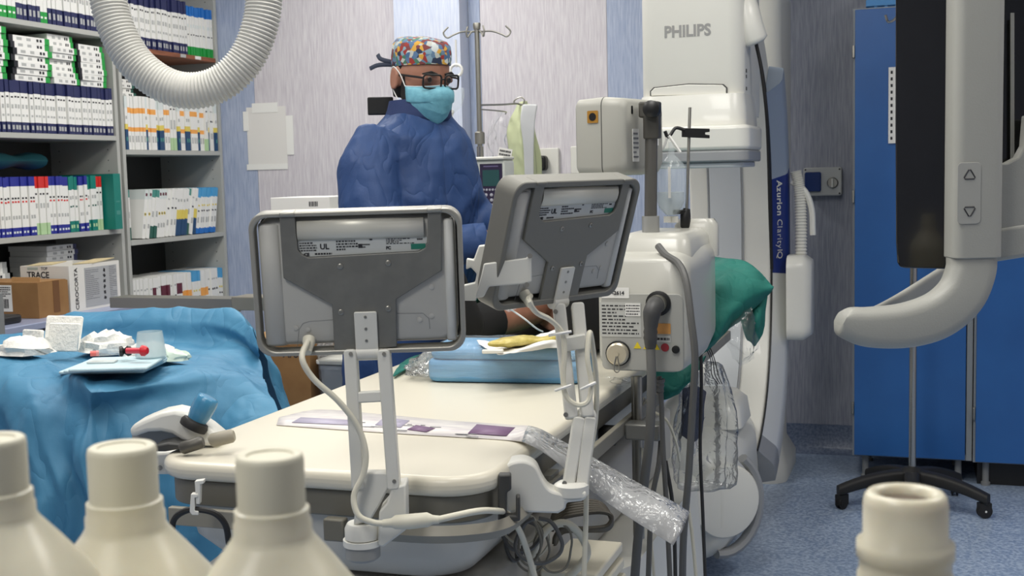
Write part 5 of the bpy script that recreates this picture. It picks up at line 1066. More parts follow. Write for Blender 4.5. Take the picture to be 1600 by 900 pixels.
# ------------------------------------------------------------------ blue pack in film and yellow pack on it
blue_pack = mat('pack_blue', (112, 168, 206), .6, col2=(96, 152, 194), scale=5, stretch=(1, 1, 6), bump=.3, bscale=14)
a, c = PZ(660, 598, ZT), PZ(905, 602, ZT); Mk = frame(((a.x+c.x)/2, (a.y+c.y)/2+.085, ZT+.001), (c-a).normalized(), V((0, 0, 1)).cross(c-a))
pk = thing('drape_pack', 'blue folded drape pack wrapped in clear film on the table', 'pack', Mk.translation); L_ = (c-a).length; pk.rotation_euler = Mk.to_euler()
for i, (z0, z1, sx_) in enumerate(((0, .0505, 1.0), (.051, .079, .98))):
    o = MB().prism(rrect(L_*sx_, .17*sx_, .03, 6, .004*i, 0), z0, z1).build('fold', blue_pack, pk, bevel=.011, seg=3); apply_noise(o, .004, .05)
rr = []
for i in range(13):
    u = i/12; x = -L_/2-.035+u*(L_+.045); h = .046*(1-.55*max(0, 1-u*7)); hw = .095*(1-.2*max(0, 1-u*7)); rr.append([V((x, hw*math.copysign(abs(math.cos(t))**.5, math.cos(t))*(1+.05*math.sin(7*t+i)), .044*(1-.3*max(0, 1-u*7))+h*math.copysign(abs(math.sin(t))**.6, math.sin(t))*(1+.06*math.sin(5*t-i*2)))) for t in [2*PI*k/28 for k in range(28)]])
o = MB().loft(rr).build('film_wrap', mat('pack_film', (230, 236, 240), .1, alpha=.16, bump=1.0, bscale=30, spec=1), pk, subd=1); apply_noise(o, .006, .03)
rr = []
for i in range(9):
    u = i/8; rr.append([V((-L_/2-.005-u*.055, .075*math.cos(t)*(1-.3*u)*(1+.3*math.sin(6*t+i*1.3)), .03*(1-.3*u)+.028*(1-.4*u)*math.sin(t)*(1+.3*math.sin(7*t+i)))) for t in [2*PI*k/20 for k in range(20)]])
MB().loft(rr).build('film_end', clear, pk)
def Q(px, py, z): return PZ(px, py, z)
yp = thing('yellow_pack', 'yellow folded gauze in an opened white paper pouch on the blue pack', 'pack', Q(800, 548, ZT+.081))
yel = mat('gauze_yellow', (178, 160, 72), .35, col2=(206, 190, 110), scale=30, bump=.9, bscale=40)
rows = [[Q(744, 530, .93), Q(790, 536, .926), Q(850, 520, .935), Q(880, 512, .94)], [Q(752, 540, .925), Q(800, 546, .926), Q(850, 534, .94), Q(884, 524, .94)], [Q(778, 553, .924), Q(800, 552, .922), Q(850, 545, .925), Q(884, 542, .925)]]
cloth('paper_pouch', rows, paper, yp, 5, .006, .04, .001)
rr = []
for i in range(11):
    u = i/10; c = Q(764+u*114, 541-u*9, .934); r_ = .008+.026*math.sin(PI*min(1, u*1.25+.05)) if u < .8 else .024; rr.append([c+V((0, 1, 0))*(r_*1.3*math.cos(t))+V((0, 0, 1))*(.35*r_*math.sin(t)+.006) for t in [2*PI*k/12 for k in range(12)]])
o = MB().loft(rr).build('gauze_roll', yel, yp, world=True, subd=1); apply_noise(o, .006, .02)
tag(MB().prism(rrect(.045, .014, .003), 0, .008, 0, frame(Q(770, 552, .924), (1, .25, 0), (-.25, 1, 0))).build('white_tab', white, world=True, bevel=.002), 'small white plastic tab on the blue pack edge', 'tab')
o = cloth('clear_film', [PP([(930, 592, 2.75), (955, 590, 2.72), (985, 588, 2.72)]), PP([(935, 604, 2.65), (960, 606, 2.62), (985, 600, 2.65)])], clear, amp=.01, size=.03, solid=0, label='crumpled clear film on the table beside the injector', cat='film')
# ------------------------------------------------------------------ drip stand behind the gowned person with pump
t = thing('drip_stand', 'steel drip stand with hooked top carrying the pump behind the gowned person', 'drip stand', (-1.70, 4.6, 0)); a, c = PY(745, 42, 4.6), PY(750, 225, 4.6); X_ = (a.x+c.x)/2; t.location = (X_, 4.6, 0)
MB().tube([(X_, 4.6, .08), (X_, 4.6, c.z-.01)], .014, 14).build('lower_pole', steel, t, world=True); MB().tube([(X_, 4.6, c.z-.02), (X_, 4.6, a.z)], .010, 14).build('upper_pole', steel_dull, t, world=True)
MB().lathe([(.02, 0), (.02, .045), (.013, .05)], 16, 0, Matrix.Translation((X_, 4.6, c.z))).build('pole_clamp', steel_dull, t, world=True)
MB().lathe([(.014, 0), (.016, .02), (.014, .025)], 14, 0, Matrix.Translation((X_, 4.6, a.z-.01))).build('pole_head', steel_dull, t, world=True)
for s, e in ((-1, 0), (1, 0), (-.25, 1), (.25, 1)):
    dx, dy = (s*.946, s*.324) if not e else (s*.9, -.12*abs(s)*4)
    L2 = .095 if not e else .12
    MB().tube(cat_rom([(X_, 4.6, a.z-.02), (X_+dx*L2*.6, 4.6+dy*L2*.6, a.z-.018), (X_+dx*L2, 4.6+dy*L2, a.z-.03), (X_+dx*L2*1.25, 4.6+dy*L2*1.25, a.z-.04), (X_+dx*L2*1.4, 4.6+dy*L2*1.4, a.z-.02), (X_+dx*L2*1.2, 4.6+dy*L2*1.2, a.z+.002)], 5), .0034, 8).build('hook', steel_dull, t, world=True)
ha, hb_ = PY(806, 162, 4.95), PY(790, 178, 5.05); MB().tube(cat_rom([(X_, 4.6, ha.z-.02), (X_+.03, 4.8, ha.z-.01), ha, (ha.x+.03, ha.y+.02, ha.z-.006)], 5), .004, 8).build('side_arm', steel_dull, t, world=True); MB().tube(cat_rom([(X_, 4.6, hb_.z), (X_+.02, 4.85, hb_.z), hb_], 5), .003, 8).build('side_arm', steel_dull, t, world=True)
for k in range(5):
    an = 2*PI*k/5+.3; MB().tube(cat_rom([(X_, 4.6, .1), (X_+.15*math.cos(an), 4.6+.15*math.sin(an), .09), (X_+.27*math.cos(an), 4.6+.27*math.sin(an), .06)], 4), .015, 8).build('base_arm', steel_dull, t, world=True)
    MB().lathe([(.02, -.01), (.025, -.008), (.025, .008), (.02, .01)], 14, 0, Matrix.Translation((X_+.27*math.cos(an), 4.6+.27*math.sin(an), .0255)) @ Matrix.Rotation(PI/2, 4, 'X')).build('castor', rubber, t, world=True)
pc = PY(772, 300, 4.5); pu = thing('infusion_pump', 'white infusion pump with dark keypad and green display on the drip stand', 'pump', (pc.x, 4.5, pc.z-.13))
MB().prism(rrect(.125, .25, .012, 4, pc.x, pc.z), -.12, 0, 0, frame((0, 4.45, 0), (1, 0, 0), (0, 0, 1)) if False else Matrix(((1, 0, 0, 0), (0, 0, -1, 4.45), (0, 1, 0, 0), (0, 0, 0, 1)))).build('housing', mat('pump_white', (216, 220, 214), .45), pu, world=True, bevel=.006)
def front(x, z, w_, h_, th, y): return MB().box((x, y-th/2, z), (w_, th, h_))
front(pc.x+.008, pc.z+.01, .092, .2, .003, 4.45).build('face', mat('pump_purple', (46, 36, 66), .45), pu, world=True, bevel=.001)
front(pc.x+.008, pc.z+.055, .068, .062, .002, 4.447).build('display', mat('pump_lcd', (44, 82, 82), .3), pu, world=True, smooth=False)
front(pc.x+.008, pc.z+.1, .06, .004, .001, 4.447).build('brand_line', mat('pump_lav', (120, 110, 150), .5), pu, world=True, smooth=False)
for r_ in range(5):
    for c_ in range(3 if r_ else 6): MB().lathe([(.0065 if r_ else .0045, 0), (.0065 if r_ else .0045, .002), (.004, .003)], 10, 0, frame((pc.x+.008+((c_-1)*.022 if r_ else (c_-2.5)*.0125), 4.447, pc.z+.01-r_*.02), (1, 0, 0), (0, 0, 1))).build('key', mat('pump_key', (176, 176, 186), .5), pu, world=True)
MB().box((pc.x, 4.5, pc.z+.131), (.13, .13, .012)).build('lid', white, pu, world=True, bevel=.004)
MB().box((pc.x-.066, 4.47, pc.z+.07), (.02, .05, .1)).build('side_door', mat('pump_green', (186, 200, 150), .5), pu, world=True, bevel=.004)
# papers, pouch and film hanging behind the pump
cl = thing('green_pouch', 'pale green paper pouch with white paper strip clipped upright above the screen', 'pouch', PY(822, 280, 5.0))
gp = mat('pouch_green', (196, 204, 164), .6, bump=.2, bscale=20)
cloth('pouch_face', [[PY(x, y, Y) for x, y, Y in r_] for r_ in (((808, 162, 5.0), (816, 158, 4.97), (824, 158, 5.0)), ((793, 200, 5.0), (812, 200, 4.93), (826, 200, 4.98)), ((795, 235, 5.0), (816, 240, 4.92), (835, 230, 4.98)), ((804, 300, 5.0), (820, 300, 4.94), (842, 300, 5.0)))], gp, cl, 5, .008, .05, .002)
cloth('pouch_side', [[PY(x, y, Y) for x, y, Y in r_] for r_ in (((818, 160, 5.01), (836, 165, 5.02)), ((822, 200, 5.0), (836, 205, 5.02)), ((826, 240, 5.0), (846, 245, 5.02)), ((828, 300, 5.0), (846, 300, 5.02)))], gp, cl, 5, .006, .05, .002)
cloth('paper_strip', [[PY(x, y, Y) for x, y, Y in r_] for r_ in (((816, 163, 4.92), (840, 163, 4.93)), ((813, 190, 4.91), (836, 192, 4.93)), ((818, 230, 4.91), (834, 230, 4.93)), ((821, 300, 4.91), (834, 300, 4.93)))], mat('strip_grey', (208, 210, 212), .6), cl, 5, .003, .05, .002)
MB().tube(cat_rom([PY(x, y, 4.95) for x, y in ((818, 164), (819, 155), (812, 152), (804, 157), (803, 162))], 5), .003, 6).build('wire_clip', steel_dull, cl, world=True)
o = cloth('clear_film', [[PY(x, y, Y) for x, y, Y in r_] for r_ in (((778, 172, 5.1), (790, 178, 5.05), (800, 190, 5.1)), ((762, 205, 5.1), (782, 210, 5.0), (798, 215, 5.1)), ((760, 240, 5.1), (780, 245, 5.02), (800, 250, 5.1)), ((765, 275, 5.1), (785, 280, 5.05), (800, 290, 5.1)))], clear, amp=.03, size=.04, solid=0, label='crumpled clear film bag hanging behind the drip stand', cat='film')
o = MB().box((0, 0, .045), (.06, .003, .09)).build('paper_tag', paper, smooth=False); p = PY(785, 265, 4.85); o.location = p; o.rotation_euler = (0, .2, 0); tag(o, 'white printed tag hanging beside the pale green pouch', 'tag')
pr = MB(); print_lines(pr, Matrix.Translation((0, -.002, .055)) @ Matrix.Rotation(PI/2, 4, 'X'), .05, .06, 4, 3); x = pr.build('print', ink, o, smooth=False); x['kind'] = 'stuff'
# drip chamber hanging from the stand hook
dc = thing('drip_bag', 'clear drip bag with a round hanging eyelet beside the gowned person', 'drip bag', PY(714, 170, 4.55))
dc['label'] = 'clear drip bag with round eyelet hanging from the drip stand hook'
MB().tube([PY(712, 62, 4.55), PY(713, 105, 4.55)], .004, 6).build('hang_line', paper, dc, world=True)
MB().tube(cat_rom([PY(713+9*math.cos(t_), 110+9*math.sin(t_), 4.55) for t_ in [2*PI*i/10 for i in range(11)]], 3), .006, 8).build('eyelet', paper, dc, world=True)
MB().prism([(0, 0), (.1, 0), (.1, -.03), (.085, -.075), (.05, -.1), (0, -.1)], 0, .02, 0, frame(PY(690, 139, 4.55), (1, 0, 0), (0, 0, 1))).build('bag_shell', clear2, dc, world=True, bevel=.006)
MB().lathe([(.01, 0), (.012, -.01), (.006, -.02), (.006, -.05), (.012, -.055), (.012, -.09)], 12, 0, Matrix.Translation(PY(705, 172, 4.55))).build('drip_port', white, dc, world=True)
# ------------------------------------------------------------------ trolley with cartons before the shelving
t = thing('trolley', 'slate-topped steel trolley carrying two cartons before the shelving', 'trolley', (-3.265, 3.85, 0)); TZ = .8
MB().box((-3.265, 3.8, TZ-.0125), (.43, 1.12, .025)).build('top', mat('trolley_top', (150, 158, 184), .3), t, world=True, bevel=.003)
MB().box((-3.265, 3.8, TZ-.045), (.40, 1.08, .035)).build('apron', mat('trolley_dark', (48, 52, 62), .5), t, world=True, smooth=False)
for x in (-3.45, -3.08):
    for y in (3.28, 4.32): MB().tube([(x, y, .05), (x, y, TZ-.06)], .014, 10).build('leg', steel_dull, t, world=True); MB().lathe([(.02, -.01), (.025, -.008), (.025, .008), (.02, .01)], 12, 0, Matrix.Translation((x, y, .0255)) @ Matrix.Rotation(PI/2, 4, 'Y')).build('castor', rubber, t, world=True)
MB().box((-3.265, 3.8, .3), (.38, 1.02, .02)).build('lower_shelf', steel_dull, t, world=True, smooth=False)
card = mat('cardboard', (150, 112, 68), .75, col2=(140, 102, 60), scale=12); card_l = mat('cardboard_light', (186, 146, 98), .75)
def carton(name, label, x0, x1, y0, y1, z0, z1, m, flaps=True, mi=None):
    c = thing(name, label, 'carton', ((x0+x1)/2, (y0+y1)/2, z0)); w = MB(); tk = .004
    w.box((x0+tk/2, (y0+y1)/2, (z0+z1)/2), (tk, y1-y0, z1-z0)); w.box((x1-tk/2, (y0+y1)/2, (z0+z1)/2), (tk, y1-y0, z1-z0)); w.box(((x0+x1)/2, y0+tk/2, (z0+z1)/2), (x1-x0-2*tk, tk, z1-z0)); w.box(((x0+x1)/2, y1-tk/2, (z0+z1)/2), (x1-x0-2*tk, tk, z1-z0)); w.box(((x0+x1)/2, (y0+y1)/2, z0+tk/2), (x1-x0-2*tk, y1-y0-2*tk, tk))
    w.build('walls', m, c, world=True, smooth=False)
    return c
c = carton('carton', 'brown cardboard carton with white label on the trolley', -3.46, -3.135, 3.70, 3.868, TZ+.0005, TZ+.132, card)
MB().box((-3.30, 3.784, TZ+.1335), (.32, .16, .003)).build('flap', card, c, world=True, smooth=False)
MB().box((-3.22, 3.74, TZ+.142), (.13, .004, .02)).build('flap', card_l, c, world=True, smooth=False)
MB().box((-3.1345, 3.80, TZ+.075), (.0012, .035, .12)).build('tape', mat('tape_brown', (112, 76, 44), .4), c, world=True, smooth=False)
lp = MB().box((-3.29, 3.6993, TZ+.075), (.07, .0012, .10)).build('label', paper, c, world=True, smooth=False); pr = MB(); print_lines(pr, frame((-3.29, 3.6985, TZ+.1), (1, 0, 0), (0, 0, 1)), .06, .04, 5, 4)
for k in range(7): pr.box((-3.31+.006*k, 3.6983, TZ+.055), (.003 if k % 2 else .0045, .0006, .035))
x = pr.build('print', ink, lp, smooth=False); x.location = -V(c.location); x['kind'] = 'stuff'
c = carton('carton', 'white printed carton with torn open top behind the brown one on the trolley', -3.37, -3.14, 3.885, 4.195, TZ+.0005, TZ+.182, mat('carton_white', (222, 220, 214), .55))
for (x, y, a, b_) in ((-3.3, 3.95, .12, .1), (-3.19, 4.1, .09, .16)):
    o = MB().box((0, 0, 0), (a, b_, .003)).build('flap', mat('carton_inner', (196, 180, 140), .8), c, smooth=False); o.location = V((x, y, TZ+.186))-V(c.location); o.rotation_euler = (.06, -.05, .1)
pnl = MB().box((-3.1393, 4.075, TZ+.09), (.0012, .20, .155)).build('print_panel', mat('carton_grey', (168, 170, 172), .6), c, world=True, smooth=False)
pr = MB(); print_lines(pr, frame((-3.1386, 4.02, TZ+.1), (0, 1, 0), (0, 0, 1)), .08, .12, 16, 3, th=.35); print_lines(pr, frame((-3.1386, 4.15, TZ+.1), (0, 1, 0), (0, 0, 1)), .045, .13, 18, 5, th=.35)
x = pr.build('print', ink_grey, pnl, smooth=False); x.location = -V(c.location); x['kind'] = 'stuff'
for k in range(6): o = MB().prism([(-.006, -.004), (.005, -.008), (.007, .004), (-.002, .009)], 0, .0008, 0, frame((-3.1385, 4.095, TZ+.15-.022*k), (0, 1, 0), (0, 0, 1)) @ Matrix.Rotation(k*.9, 4, 'Z')).build('print_mark', ink, pnl); o.location = -V(c.location)
text_mesh('print', 'CEROCORTA', .026, ink, c, Matrix.Translation(-V(c.location)) @ frame((-3.1388, 3.925, TZ+.09), (0, 0, 1), (0, -1, 0)), .0, 1.05)
text_mesh('print', 'TRACE', .034, ink, c, Matrix.Translation(-V(c.location)) @ frame((-3.285, 3.8842, TZ+.1465), (1, 0, 0), (0, 0, 1)), .0006, 1)
text_mesh('print', 'TOP', .016, ink_grey, c, Matrix.Translation(-V(c.location)) @ frame((-3.255, 3.8842, TZ+.172), (1, 0, 0), (0, 0, 1)), .0004, 1)
MB().box((-3.31, 3.8845, TZ+.172), (.05, .001, .01)).build('print_bar', mat('print_greygreen', (170, 182, 176), .6), c, world=True, smooth=False)
# ------------------------------------------------------------------ steel over-bed table behind the drape
st = thing('steel_table', 'stainless steel instrument table behind the blue drape', 'table', (-2.3, 3.6, 0)); SZ = .905
m_ = MB(); m_.box((-2.42, 3.55, SZ-.018), (.5, .09, .036))
m_.build('tray', steel_dull, st, world=True, smooth=False, bevel=.001)
MB().box((-2.05, 3.55, SZ-.015), (.27, .1, .045)).build('end_plate', mat('plate_steel', (176, 170, 154), .38, .9), st, world=True, bevel=.003)
for x, y in ((-2.22, 3.55), (-2.62, 3.8)): MB().tube([(x, y, .12), (x, y, SZ-.04)], .019, 14).build('leg', steel, st, world=True); MB().lathe([(.035, 0), (.035, .008)], 16, 0, Matrix.Translation((x, y, SZ-.048))).build('leg_collar', steel_dull, st, world=True)
MB().box((-2.42, 3.675, .06), (.5, .5, .05)).build('base', steel_dull, st, world=True, bevel=.01)
for x in (-2.6, -2.24):
    for y in (3.48, 3.87): MB().lathe([(.014, -.01), (.0172, -.008), (.0172, .008), (.014, .01)], 12, 0, Matrix.Translation((x, y, .018)) @ Matrix.Rotation(PI/2, 4, 'Y')).build('castor', rubber, st, world=True)
# ------------------------------------------------------------------ carton, bin and white cart behind
c = carton('carton', 'tall brown carton standing on the floor beside the blue drape', -2.45, -2.135, 3.93, 4.25, 0, .70, card, True)
MB().box((-2.2925, 4.09, .7025), (.31, .315, .004)).build('flap', card_l, c, world=True, smooth=False)
text_mesh('print', 'Arobi*', .04, ink, c, Matrix.Translation(-V(c.location)) @ frame((-2.19, 3.9294, .655), (1, 0, 0), (0, 0, 1)), .0005)
bn = thing('waste_bin', 'grey waste bin with a clear liner beside the tall carton', 'bin', (-2.025, 4.02, 0))
MB().loft([[V((x, y, z)) for x, y in rrect(a, a, .03, 4)] for a, z in ((.13, 0), (.165, .6), (.172, .6), (.172, .615), (.155, .615), (.12, .02))]).build('bin_body', mat('bin_grey', (176, 180, 186), .5), bn, angle=50)
MB().prism(rrect(.19, .185, .03, 4), .62, .635).build('lid_rim', white, bn, bevel=.003)
o = MB().loft([[V((r_*(1+.06*math.sin(6*t_+i))*math.copysign(abs(math.cos(t_))**.5, math.cos(t_)), r_*(1+.06*math.sin(5*t_+i*2))*math.copysign(abs(math.sin(t_))**.5, math.sin(t_)), z)) for t_ in [2*PI*k/28 for k in range(28)]] for i, (r_, z) in enumerate(((.086, .4), (.094, .55), (.1, .64), (.098, .69), (.08, .72), (.05, .735)))], caps=False).build('liner', clear, bn, subd=1); apply_noise(o, .012, .03)
ctt = thing('white_cart', 'white cart with boxes on it behind the gowned person', 'cart', (-2.36, 4.62, 0))
MB().box((-2.36, 4.62, .57), (.34, .4, 1.02)).build('cabinet', white, ctt, world=True, bevel=.006)
for z in (.3, .55, .8): MB().box((-2.36, 4.414, z+.06), (.31, .014, .22)).build('drawer', carm_pale, ctt, world=True, bevel=.003)
for x in (-2.48, -2.24):
    for y in (4.48, 4.76): MB().lathe([(.025, -.012), (.03, -.01), (.03, .01), (.025, .012)], 12, 0, Matrix.Translation((x, y, .0305)) @ Matrix.Rotation(PI/2, 4, 'Y')).build('castor', rubber, ctt, world=True)
p = PY(490, 312, 4.55)
o = MB().box((p.x, 4.57, (p.z+1.082)/2+.008), (.27, .28, p.z+.01-1.082)).build('white_carton', paper, world=True, smooth=False, bevel=.002); tag(o, 'low white carton with black print on the white cart behind the gowned person', 'carton')
pr = MB(); z_ = o.location.z
for k in range(6): pr.box((p.x+.045+.007*k, 4.4295, p.z-.015), (.0035 if k % 2 else .005, .001, .02))
x = pr.build('print', ink, o, smooth=False); x.location = -V(o.location); x['kind'] = 'stuff'
# ------------------------------------------------------------------ blue draped instrument table
dt = thing('instrument_table', 'steel instrument table hidden under the blue drape', 'table', (-1.95, 2.65, 0)); DZ = .86
MB().box((-1.95, 2.54, DZ-.035), (.52, .42, .03)).build('top', steel_dull, dt, world=True, smooth=False)
MB().box((-1.95, 2.80, DZ-.0), (.44, .016, .09)).build('back_rail', steel_dull, dt, world=True, smooth=False)
for x in (-2.18, -1.72):
    for y in (2.37, 2.72): MB().tube([(x, y, 0), (x, y, DZ-.045)], .014, 10).build('leg', steel_dull, dt, world=True)
bd_m = mat('drape_blue', (72, 134, 168), .6, col2=(60, 120, 156), scale=4, bump=.1, bscale=40, crease=.6, cscale=5, cstr=(1, 1, .5), crot=(.3, .4, 0))
def bz(px, py, z): return PZ(px, py, z)
rows = [
  [(-2.75, 2.80, .30), (-2.45, 2.84, .30), (-2.1, 2.88, .30), (-1.8, 2.88, .30), (-1.56, 2.86, .30), (-1.42, 2.75, .28)],
  [(-2.68, 2.76, .72), (-2.40, 2.82, .78), (-2.1, 2.84, .86), (-1.84, 2.83, .86), (-1.64, 2.82, .80), (-1.50, 2.68, .62)],
  [(-2.58, 2.72, .872), PY(60, 520, 2.80), PY(105, 492, 2.82), PY(240, 483, 2.82), PY(366, 486, 2.80), PY(398, 520, 2.70)],
  [(-2.52, 2.64, .872), PY(70, 540, 2.72), PY(115, 508, 2.75), PY(240, 500, 2.77), PY(350, 508, 2.75), PY(405, 545, 2.62)],
  [(-2.49, 2.60, .872), (-2.24, 2.66, .870), (-2.06, 2.735, .870), (-1.82, 2.75, .870), (-1.68, 2.72, .872), PZ(406, 560, .85)],
  [(-2.47, 2.54, .872), (-2.22, 2.58, .870), (-2.05, 2.64, .868), (-1.82, 2.67, .868), PZ(338, 556, .872), PZ(409, 578, .83)],
  [(-2.42, 2.40, .874), (-2.16, 2.40, .872), (-1.98, 2.42, .868), (-1.80, 2.44, .868), (-1.64, 2.46, .868), PY(415, 600, 2.46)],
  [PZ(-40, 545, .905), PZ(35, 550, .90), PZ(120, 590, .882), PZ(170, 604, .87), PZ(345, 578, .872), PY(424, 620, 2.36)],
  [PY(-40, 600, 2.16), PY(30, 600, 2.13), PY(125, 640, 2.12), PY(172, 640, 2.14), PY(340, 615, 2.30), PY(432, 645, 2.30)],
  [PY(-40, 700, 2.10), PY(30, 690, 2.07), PY(115, 710, 2.07), PY(172, 715, 2.10), PY(330, 690, 2.24), PY(440, 700, 2.24)],
  [PY(-40, 850, 2.08), PY(60, 850, 2.05), PY(130, 850, 2.06), PY(180, 850, 2.09), PY(330, 850, 2.2), PY(450, 850, 2.2)],
  [(-2.30, 2.06, .25), (-2.10, 2.04, .25), (-1.92, 2.05, .25), (-1.8, 2.08, .25), (-1.58, 2.18, .25), (-1.40, 2.2, .25)]]
rows = [[V(p) for p in r_] for r_ in rows]
n = 9; g = [cat_rom(r_, n) for r_ in rows]; g = list(zip(*[cat_rom([g[i][j] for i in range(len(g))], n) for j in range(len(g[0]))]))
g = [[p.copy() for p in r_] for r_ in g]
for i, r_ in enumerate(g):
    v = i/(len(g)-1)*(len(rows)-1)
    for j, p in enumerate(r_):
        u = j/(len(r_)-1)
        if v > 7.2:   # hanging front: long folds that open downwards
            a = min(1, (v-7.2)/2.0); f_ = lambda t_: 1-2*abs(math.sin(t_))**.7; p += V((.3, -1, 0))*(a*.024*(f_(u*14+v*.35)+.5*f_(u*27+1.3-v*.3)))
        elif v > 5: p.z += .003*math.sin(u*40+v*5)
dr = MB().grid(g).build('blue_drape', bd_m, world=True, subd=1); apply_noise(dr, .006, .05, mid=.5); ridges(dr, .014, .15); tag(dr, 'blue sterile drape covering the instrument table down to the floor', 'drape')
# ------------------------------------------------------------------ things on the drape
DT = .882
def crumpled(name, label, px, py, z, sx_, sy_, h, m, seed, cat='gauze'):
    c = PZ(px, py, z); rnd = random.Random(seed); rr = []
    for i in range(7):
        u = i/6; k = math.cos(u*PI/2*.92)**.7; rr.append([V((c.x+sx_*k*math.cos(t_)*(1+.18*rnd.uniform(-1, 1)), c.y+sy_*k*math.sin(t_)*(1+.18*rnd.uniform(-1, 1)), z+h*math.sin(u*PI/2)*(1+.2*rnd.uniform(-1, 1)))) for t_ in [2*PI*q/18 for q in range(18)]])
    o = MB().loft(rr).build(name, m, world=True, angle=28); return tag(o, label, cat)
def sheetbox(name, label, pts, m, cat, th=.004):
    o = MB().add(pts, [(0, 1, 2, 3)]).build(name, m, world=True, solid=th); return tag(o, label, cat)
for i in range(3):
    z = DT+.001+.009*i; c = PZ(180+3*i, 575-2*i, z); o = MB().prism(rrect(.19-.012*i, .17, .004, 2), -.0035, .0035).build('folded_towel', mat('towel_paleblue', (190, 214, 220), .8, bump=.2, bscale=90), loc=(c.x, c.y, z+.004), rot=(0, 0, .28+.04*i), bevel=.0025); tag(o, ('lowest', 'middle', 'topmost')[i]+' pale blue folded towel in the stack on the drape', 'towel')
cA = PZ(85, 545, DT+.02)
gp_ = thing('gauze_pack', 'upright folded white gauze pad beside the folded towels', 'gauze', PZ(88, 556, DT))
b0 = V(gp_.location)
for (dx, dy, w_, h_, tz, rx) in ((.0, .02, .09, .085, .3, -.35), (.03, -.01, .08, .07, .15, -.2), (-.045, -.03, .07, .055, -.2, -.15)):
    o = MB().prism(rrect(w_, h_, .004, 2, 0, h_/2), -.005, .005).build('gauze_fold', gauze, gp_, bevel=.003, rot=(PI/2+rx, .12*tz, tz)); o.location = (dx, dy, .012); apply_noise(o, .004, .03)
crumpled('gauze_heap', 'low heap of loose white gauze at the drape corner', 40, 552, .905, .07, .05, .035, gauze, 4)
crumpled('gauze_swab', 'crumpled white gauze swab under the syringe', 168, 548, DT+.002, .075, .045, .045, gauze, 5)
crumpled('gauze_swab', 'crumpled white gauze swab under the clear cup', 232, 556, DT+.002, .075, .04, .03, gauze, 6)
crumpled('gauze_swab', 'pale green tinged swab at the end of the gauze row', 268, 562, DT+.002, .05, .03, .022, mat('swab_green', (204, 220, 206), .85), 7)
sy = thing('syringe', 'clear syringe with red tip and black plunger ring on the gauze', 'syringe', P(185, 550, 2.95)); dS = (PZ(150, 549, .925)-CAMP).dot(FW)
A_, B_ = PZ(150, 552, .93), PZ(205, 548, .93); ax = (B_-A_).normalized(); sy.location = (A_+B_)/2-V((0, 0, .012))
MB().tube([A_, A_.lerp(B_, .7)], .007, 12).build('barrel', clear2, sy, world=True); MB().tube([A_-ax*.012, A_+ax*.006], .006, 10).build('red_tip', mat('red_pale', (226, 110, 104), .4), sy, world=True)
MB().tube([A_.lerp(B_, .66), A_.lerp(B_, .74), A_.lerp(B_, .8), A_.lerp(B_, .9), B_], [.011, .012, .006, .012, .010], 12).build('plunger_ring', black, sy, world=True)
A_, B_ = PZ(198, 548, .935), PZ(222, 548, .935); s2 = thing('stopcock', 'red and clear stopcock lying on the gauze beside the syringe', 'stopcock', (A_+B_)/2-V((0, 0, .01)))
MB().tube([A_, B_], .0065, 10).build('stem', mat('red_clear', (206, 60, 76), .3), s2, world=True); MB().tube([B_-V((.003, 0, 0)), B_, B_+(B_-A_)*.18, B_+(B_-A_)*.36], [.007, .012, .012, .007], 12).build('red_knob', red, s2, world=True)
cu = PZ(236, 556, DT+.03); tag(MB().lathe([(.034, 0), (.032, .02), (.028, .05), (.027, .055), (.0255, .055), (.0255, .053), (.03, .02), (.032, .001)], 28, 0, Matrix.Translation(cu)).build('plastic_cup', mat('cup_clear', (214, 232, 236), .12, alpha=.45, spec=.8), world=True), 'clear plastic cup upside down on the gauze', 'cup')
tag(MB().prism(rrect(.06, .03, .002, 2), 0, .003, 0, Matrix.Translation(PZ(160, 566, DT+.0275)) @ Matrix.Rotation(.3, 4, 'Z')).build('paper_slip', cb['pale'], world=True), 'small printed paper slip on the folded towels', 'paper')
# bits at the frame's left edge
pp = P(-5, 500, 4.05); tag(MB().prism(rrect(.045, .045, .006), 0, .945, 0, Matrix.Translation((pp.x-.008, pp.y, 0))).build('grey_post', grey_frame, world=True, bevel=.003), 'grey square upright post beside the blue drape', 'post')
tag(MB().prism(rrect(.3, .4, .02), 0, .03, 0, Matrix.Translation((-3.27, 3.4, .82-.0195))).build('black_case', black, world=True, bevel=.008), 'flat black case lying on the trolley end', 'case')
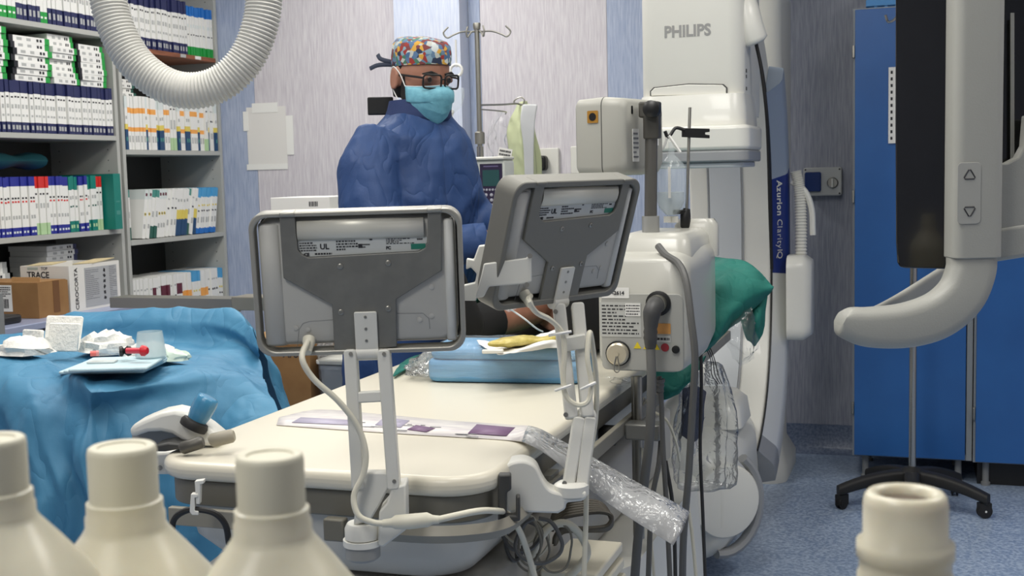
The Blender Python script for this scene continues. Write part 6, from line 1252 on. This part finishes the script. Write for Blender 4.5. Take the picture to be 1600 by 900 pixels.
# ------------------------------------------------------------------ joystick module on the table's side rail
jm = thing('control_module', 'white table-side control module with hand rest and blue-covered joystick', 'control module', P(280, 715, 2.3)); JD = 2.1
out = [(202, 672), (206, 664), (225, 655), (250, 645), (272, 641), (290, 645), (305, 655), (325, 668), (342, 682), (346, 691), (330, 698), (302, 698), (285, 690), (268, 679), (250, 675), (230, 676), (212, 682), (203, 684)]
slab_px(mb := MB(), out, JD, .06); mb.build('hand_rest', white, jm, world=True, bevel=.008, seg=3)
slab_px(mb := MB(), [(205, 676), (232, 668), (262, 668), (280, 680), (290, 690), (240, 704), (206, 700)], JD+.045, .03); mb.build('inner_well', mat('well_grey', (140, 142, 142), .5), jm, world=True, bevel=.004)
slab_px(mb := MB(), [(236, 708), (262, 706), (296, 702), (318, 696), (322, 704), (304, 722), (262, 742), (238, 742)], JD+.12, .07); mb.build('clamp_body', white, jm, world=True, bevel=.006)
slab_px(mb := MB(), [(240, 697), (262, 692), (290, 694), (292, 700), (258, 706), (238, 706)], JD-.03, .05); mb.build('dark_pad', mat('pad_dark', (60, 60, 58), .5), jm, world=True, bevel=.003)
for k, (x, y, x2, y2, m, r_) in enumerate(((282, 702, 318, 690, mat('knob_grey', (90, 88, 82), .45, .4), .011), (328, 690, 366, 680, mat('knob_tan', (150, 144, 128), .5), .012))):
    MB().tube([P(x, y, JD-.05), P(x+4, y-2, JD-.05), P(x2-4, y2+1, JD-.05), P(x2, y2, JD-.05)], [r_*.7, r_, r_, r_*.7], 12).build('clamp_knob', m, jm, world=True)
for x, y in ((262, 720), (250, 731)): MB().lathe([(.005, 0), (.005, .001)], 10, 0, frame(P(x, y, JD+.118), RT, UP)).build('screw', grey_frame, jm, world=True)
jt = P(306, 659, JD); jax = (P(325, 625, JD)-P(306, 661, JD)).normalized(); jx = jax.cross(FW).normalized()
MJ = frame(jt, jx, FW.cross(jax)*-1) if False else Matrix.Translation(jt) @ jax.to_track_quat('Z', 'Y').to_matrix().to_4x4()
MB().lathe([(.024, -.012), (.025, -.004), (.022, .002), (.017, .003), (.015, .006)], 24, 0, MJ).build('joystick_boot', rubber, jm, world=True)
n = 36; MB().loft([[MJ @ V((r_*(1+(.03 if i % 3 == 0 else 0))*math.cos(2*PI*i/n), r_*(1+(.03 if i % 3 == 0 else 0))*math.sin(2*PI*i/n), z)) for i in range(n)] for r_, z in ((.0165, .004), (.019, .016), (.020, .036), (.0185, .045), (.0165, .048), (.012, .0485))]).build('joystick_cover', mat('cover_blue', (70, 138, 176), .25, alpha=.9), jm, world=True, angle=60)
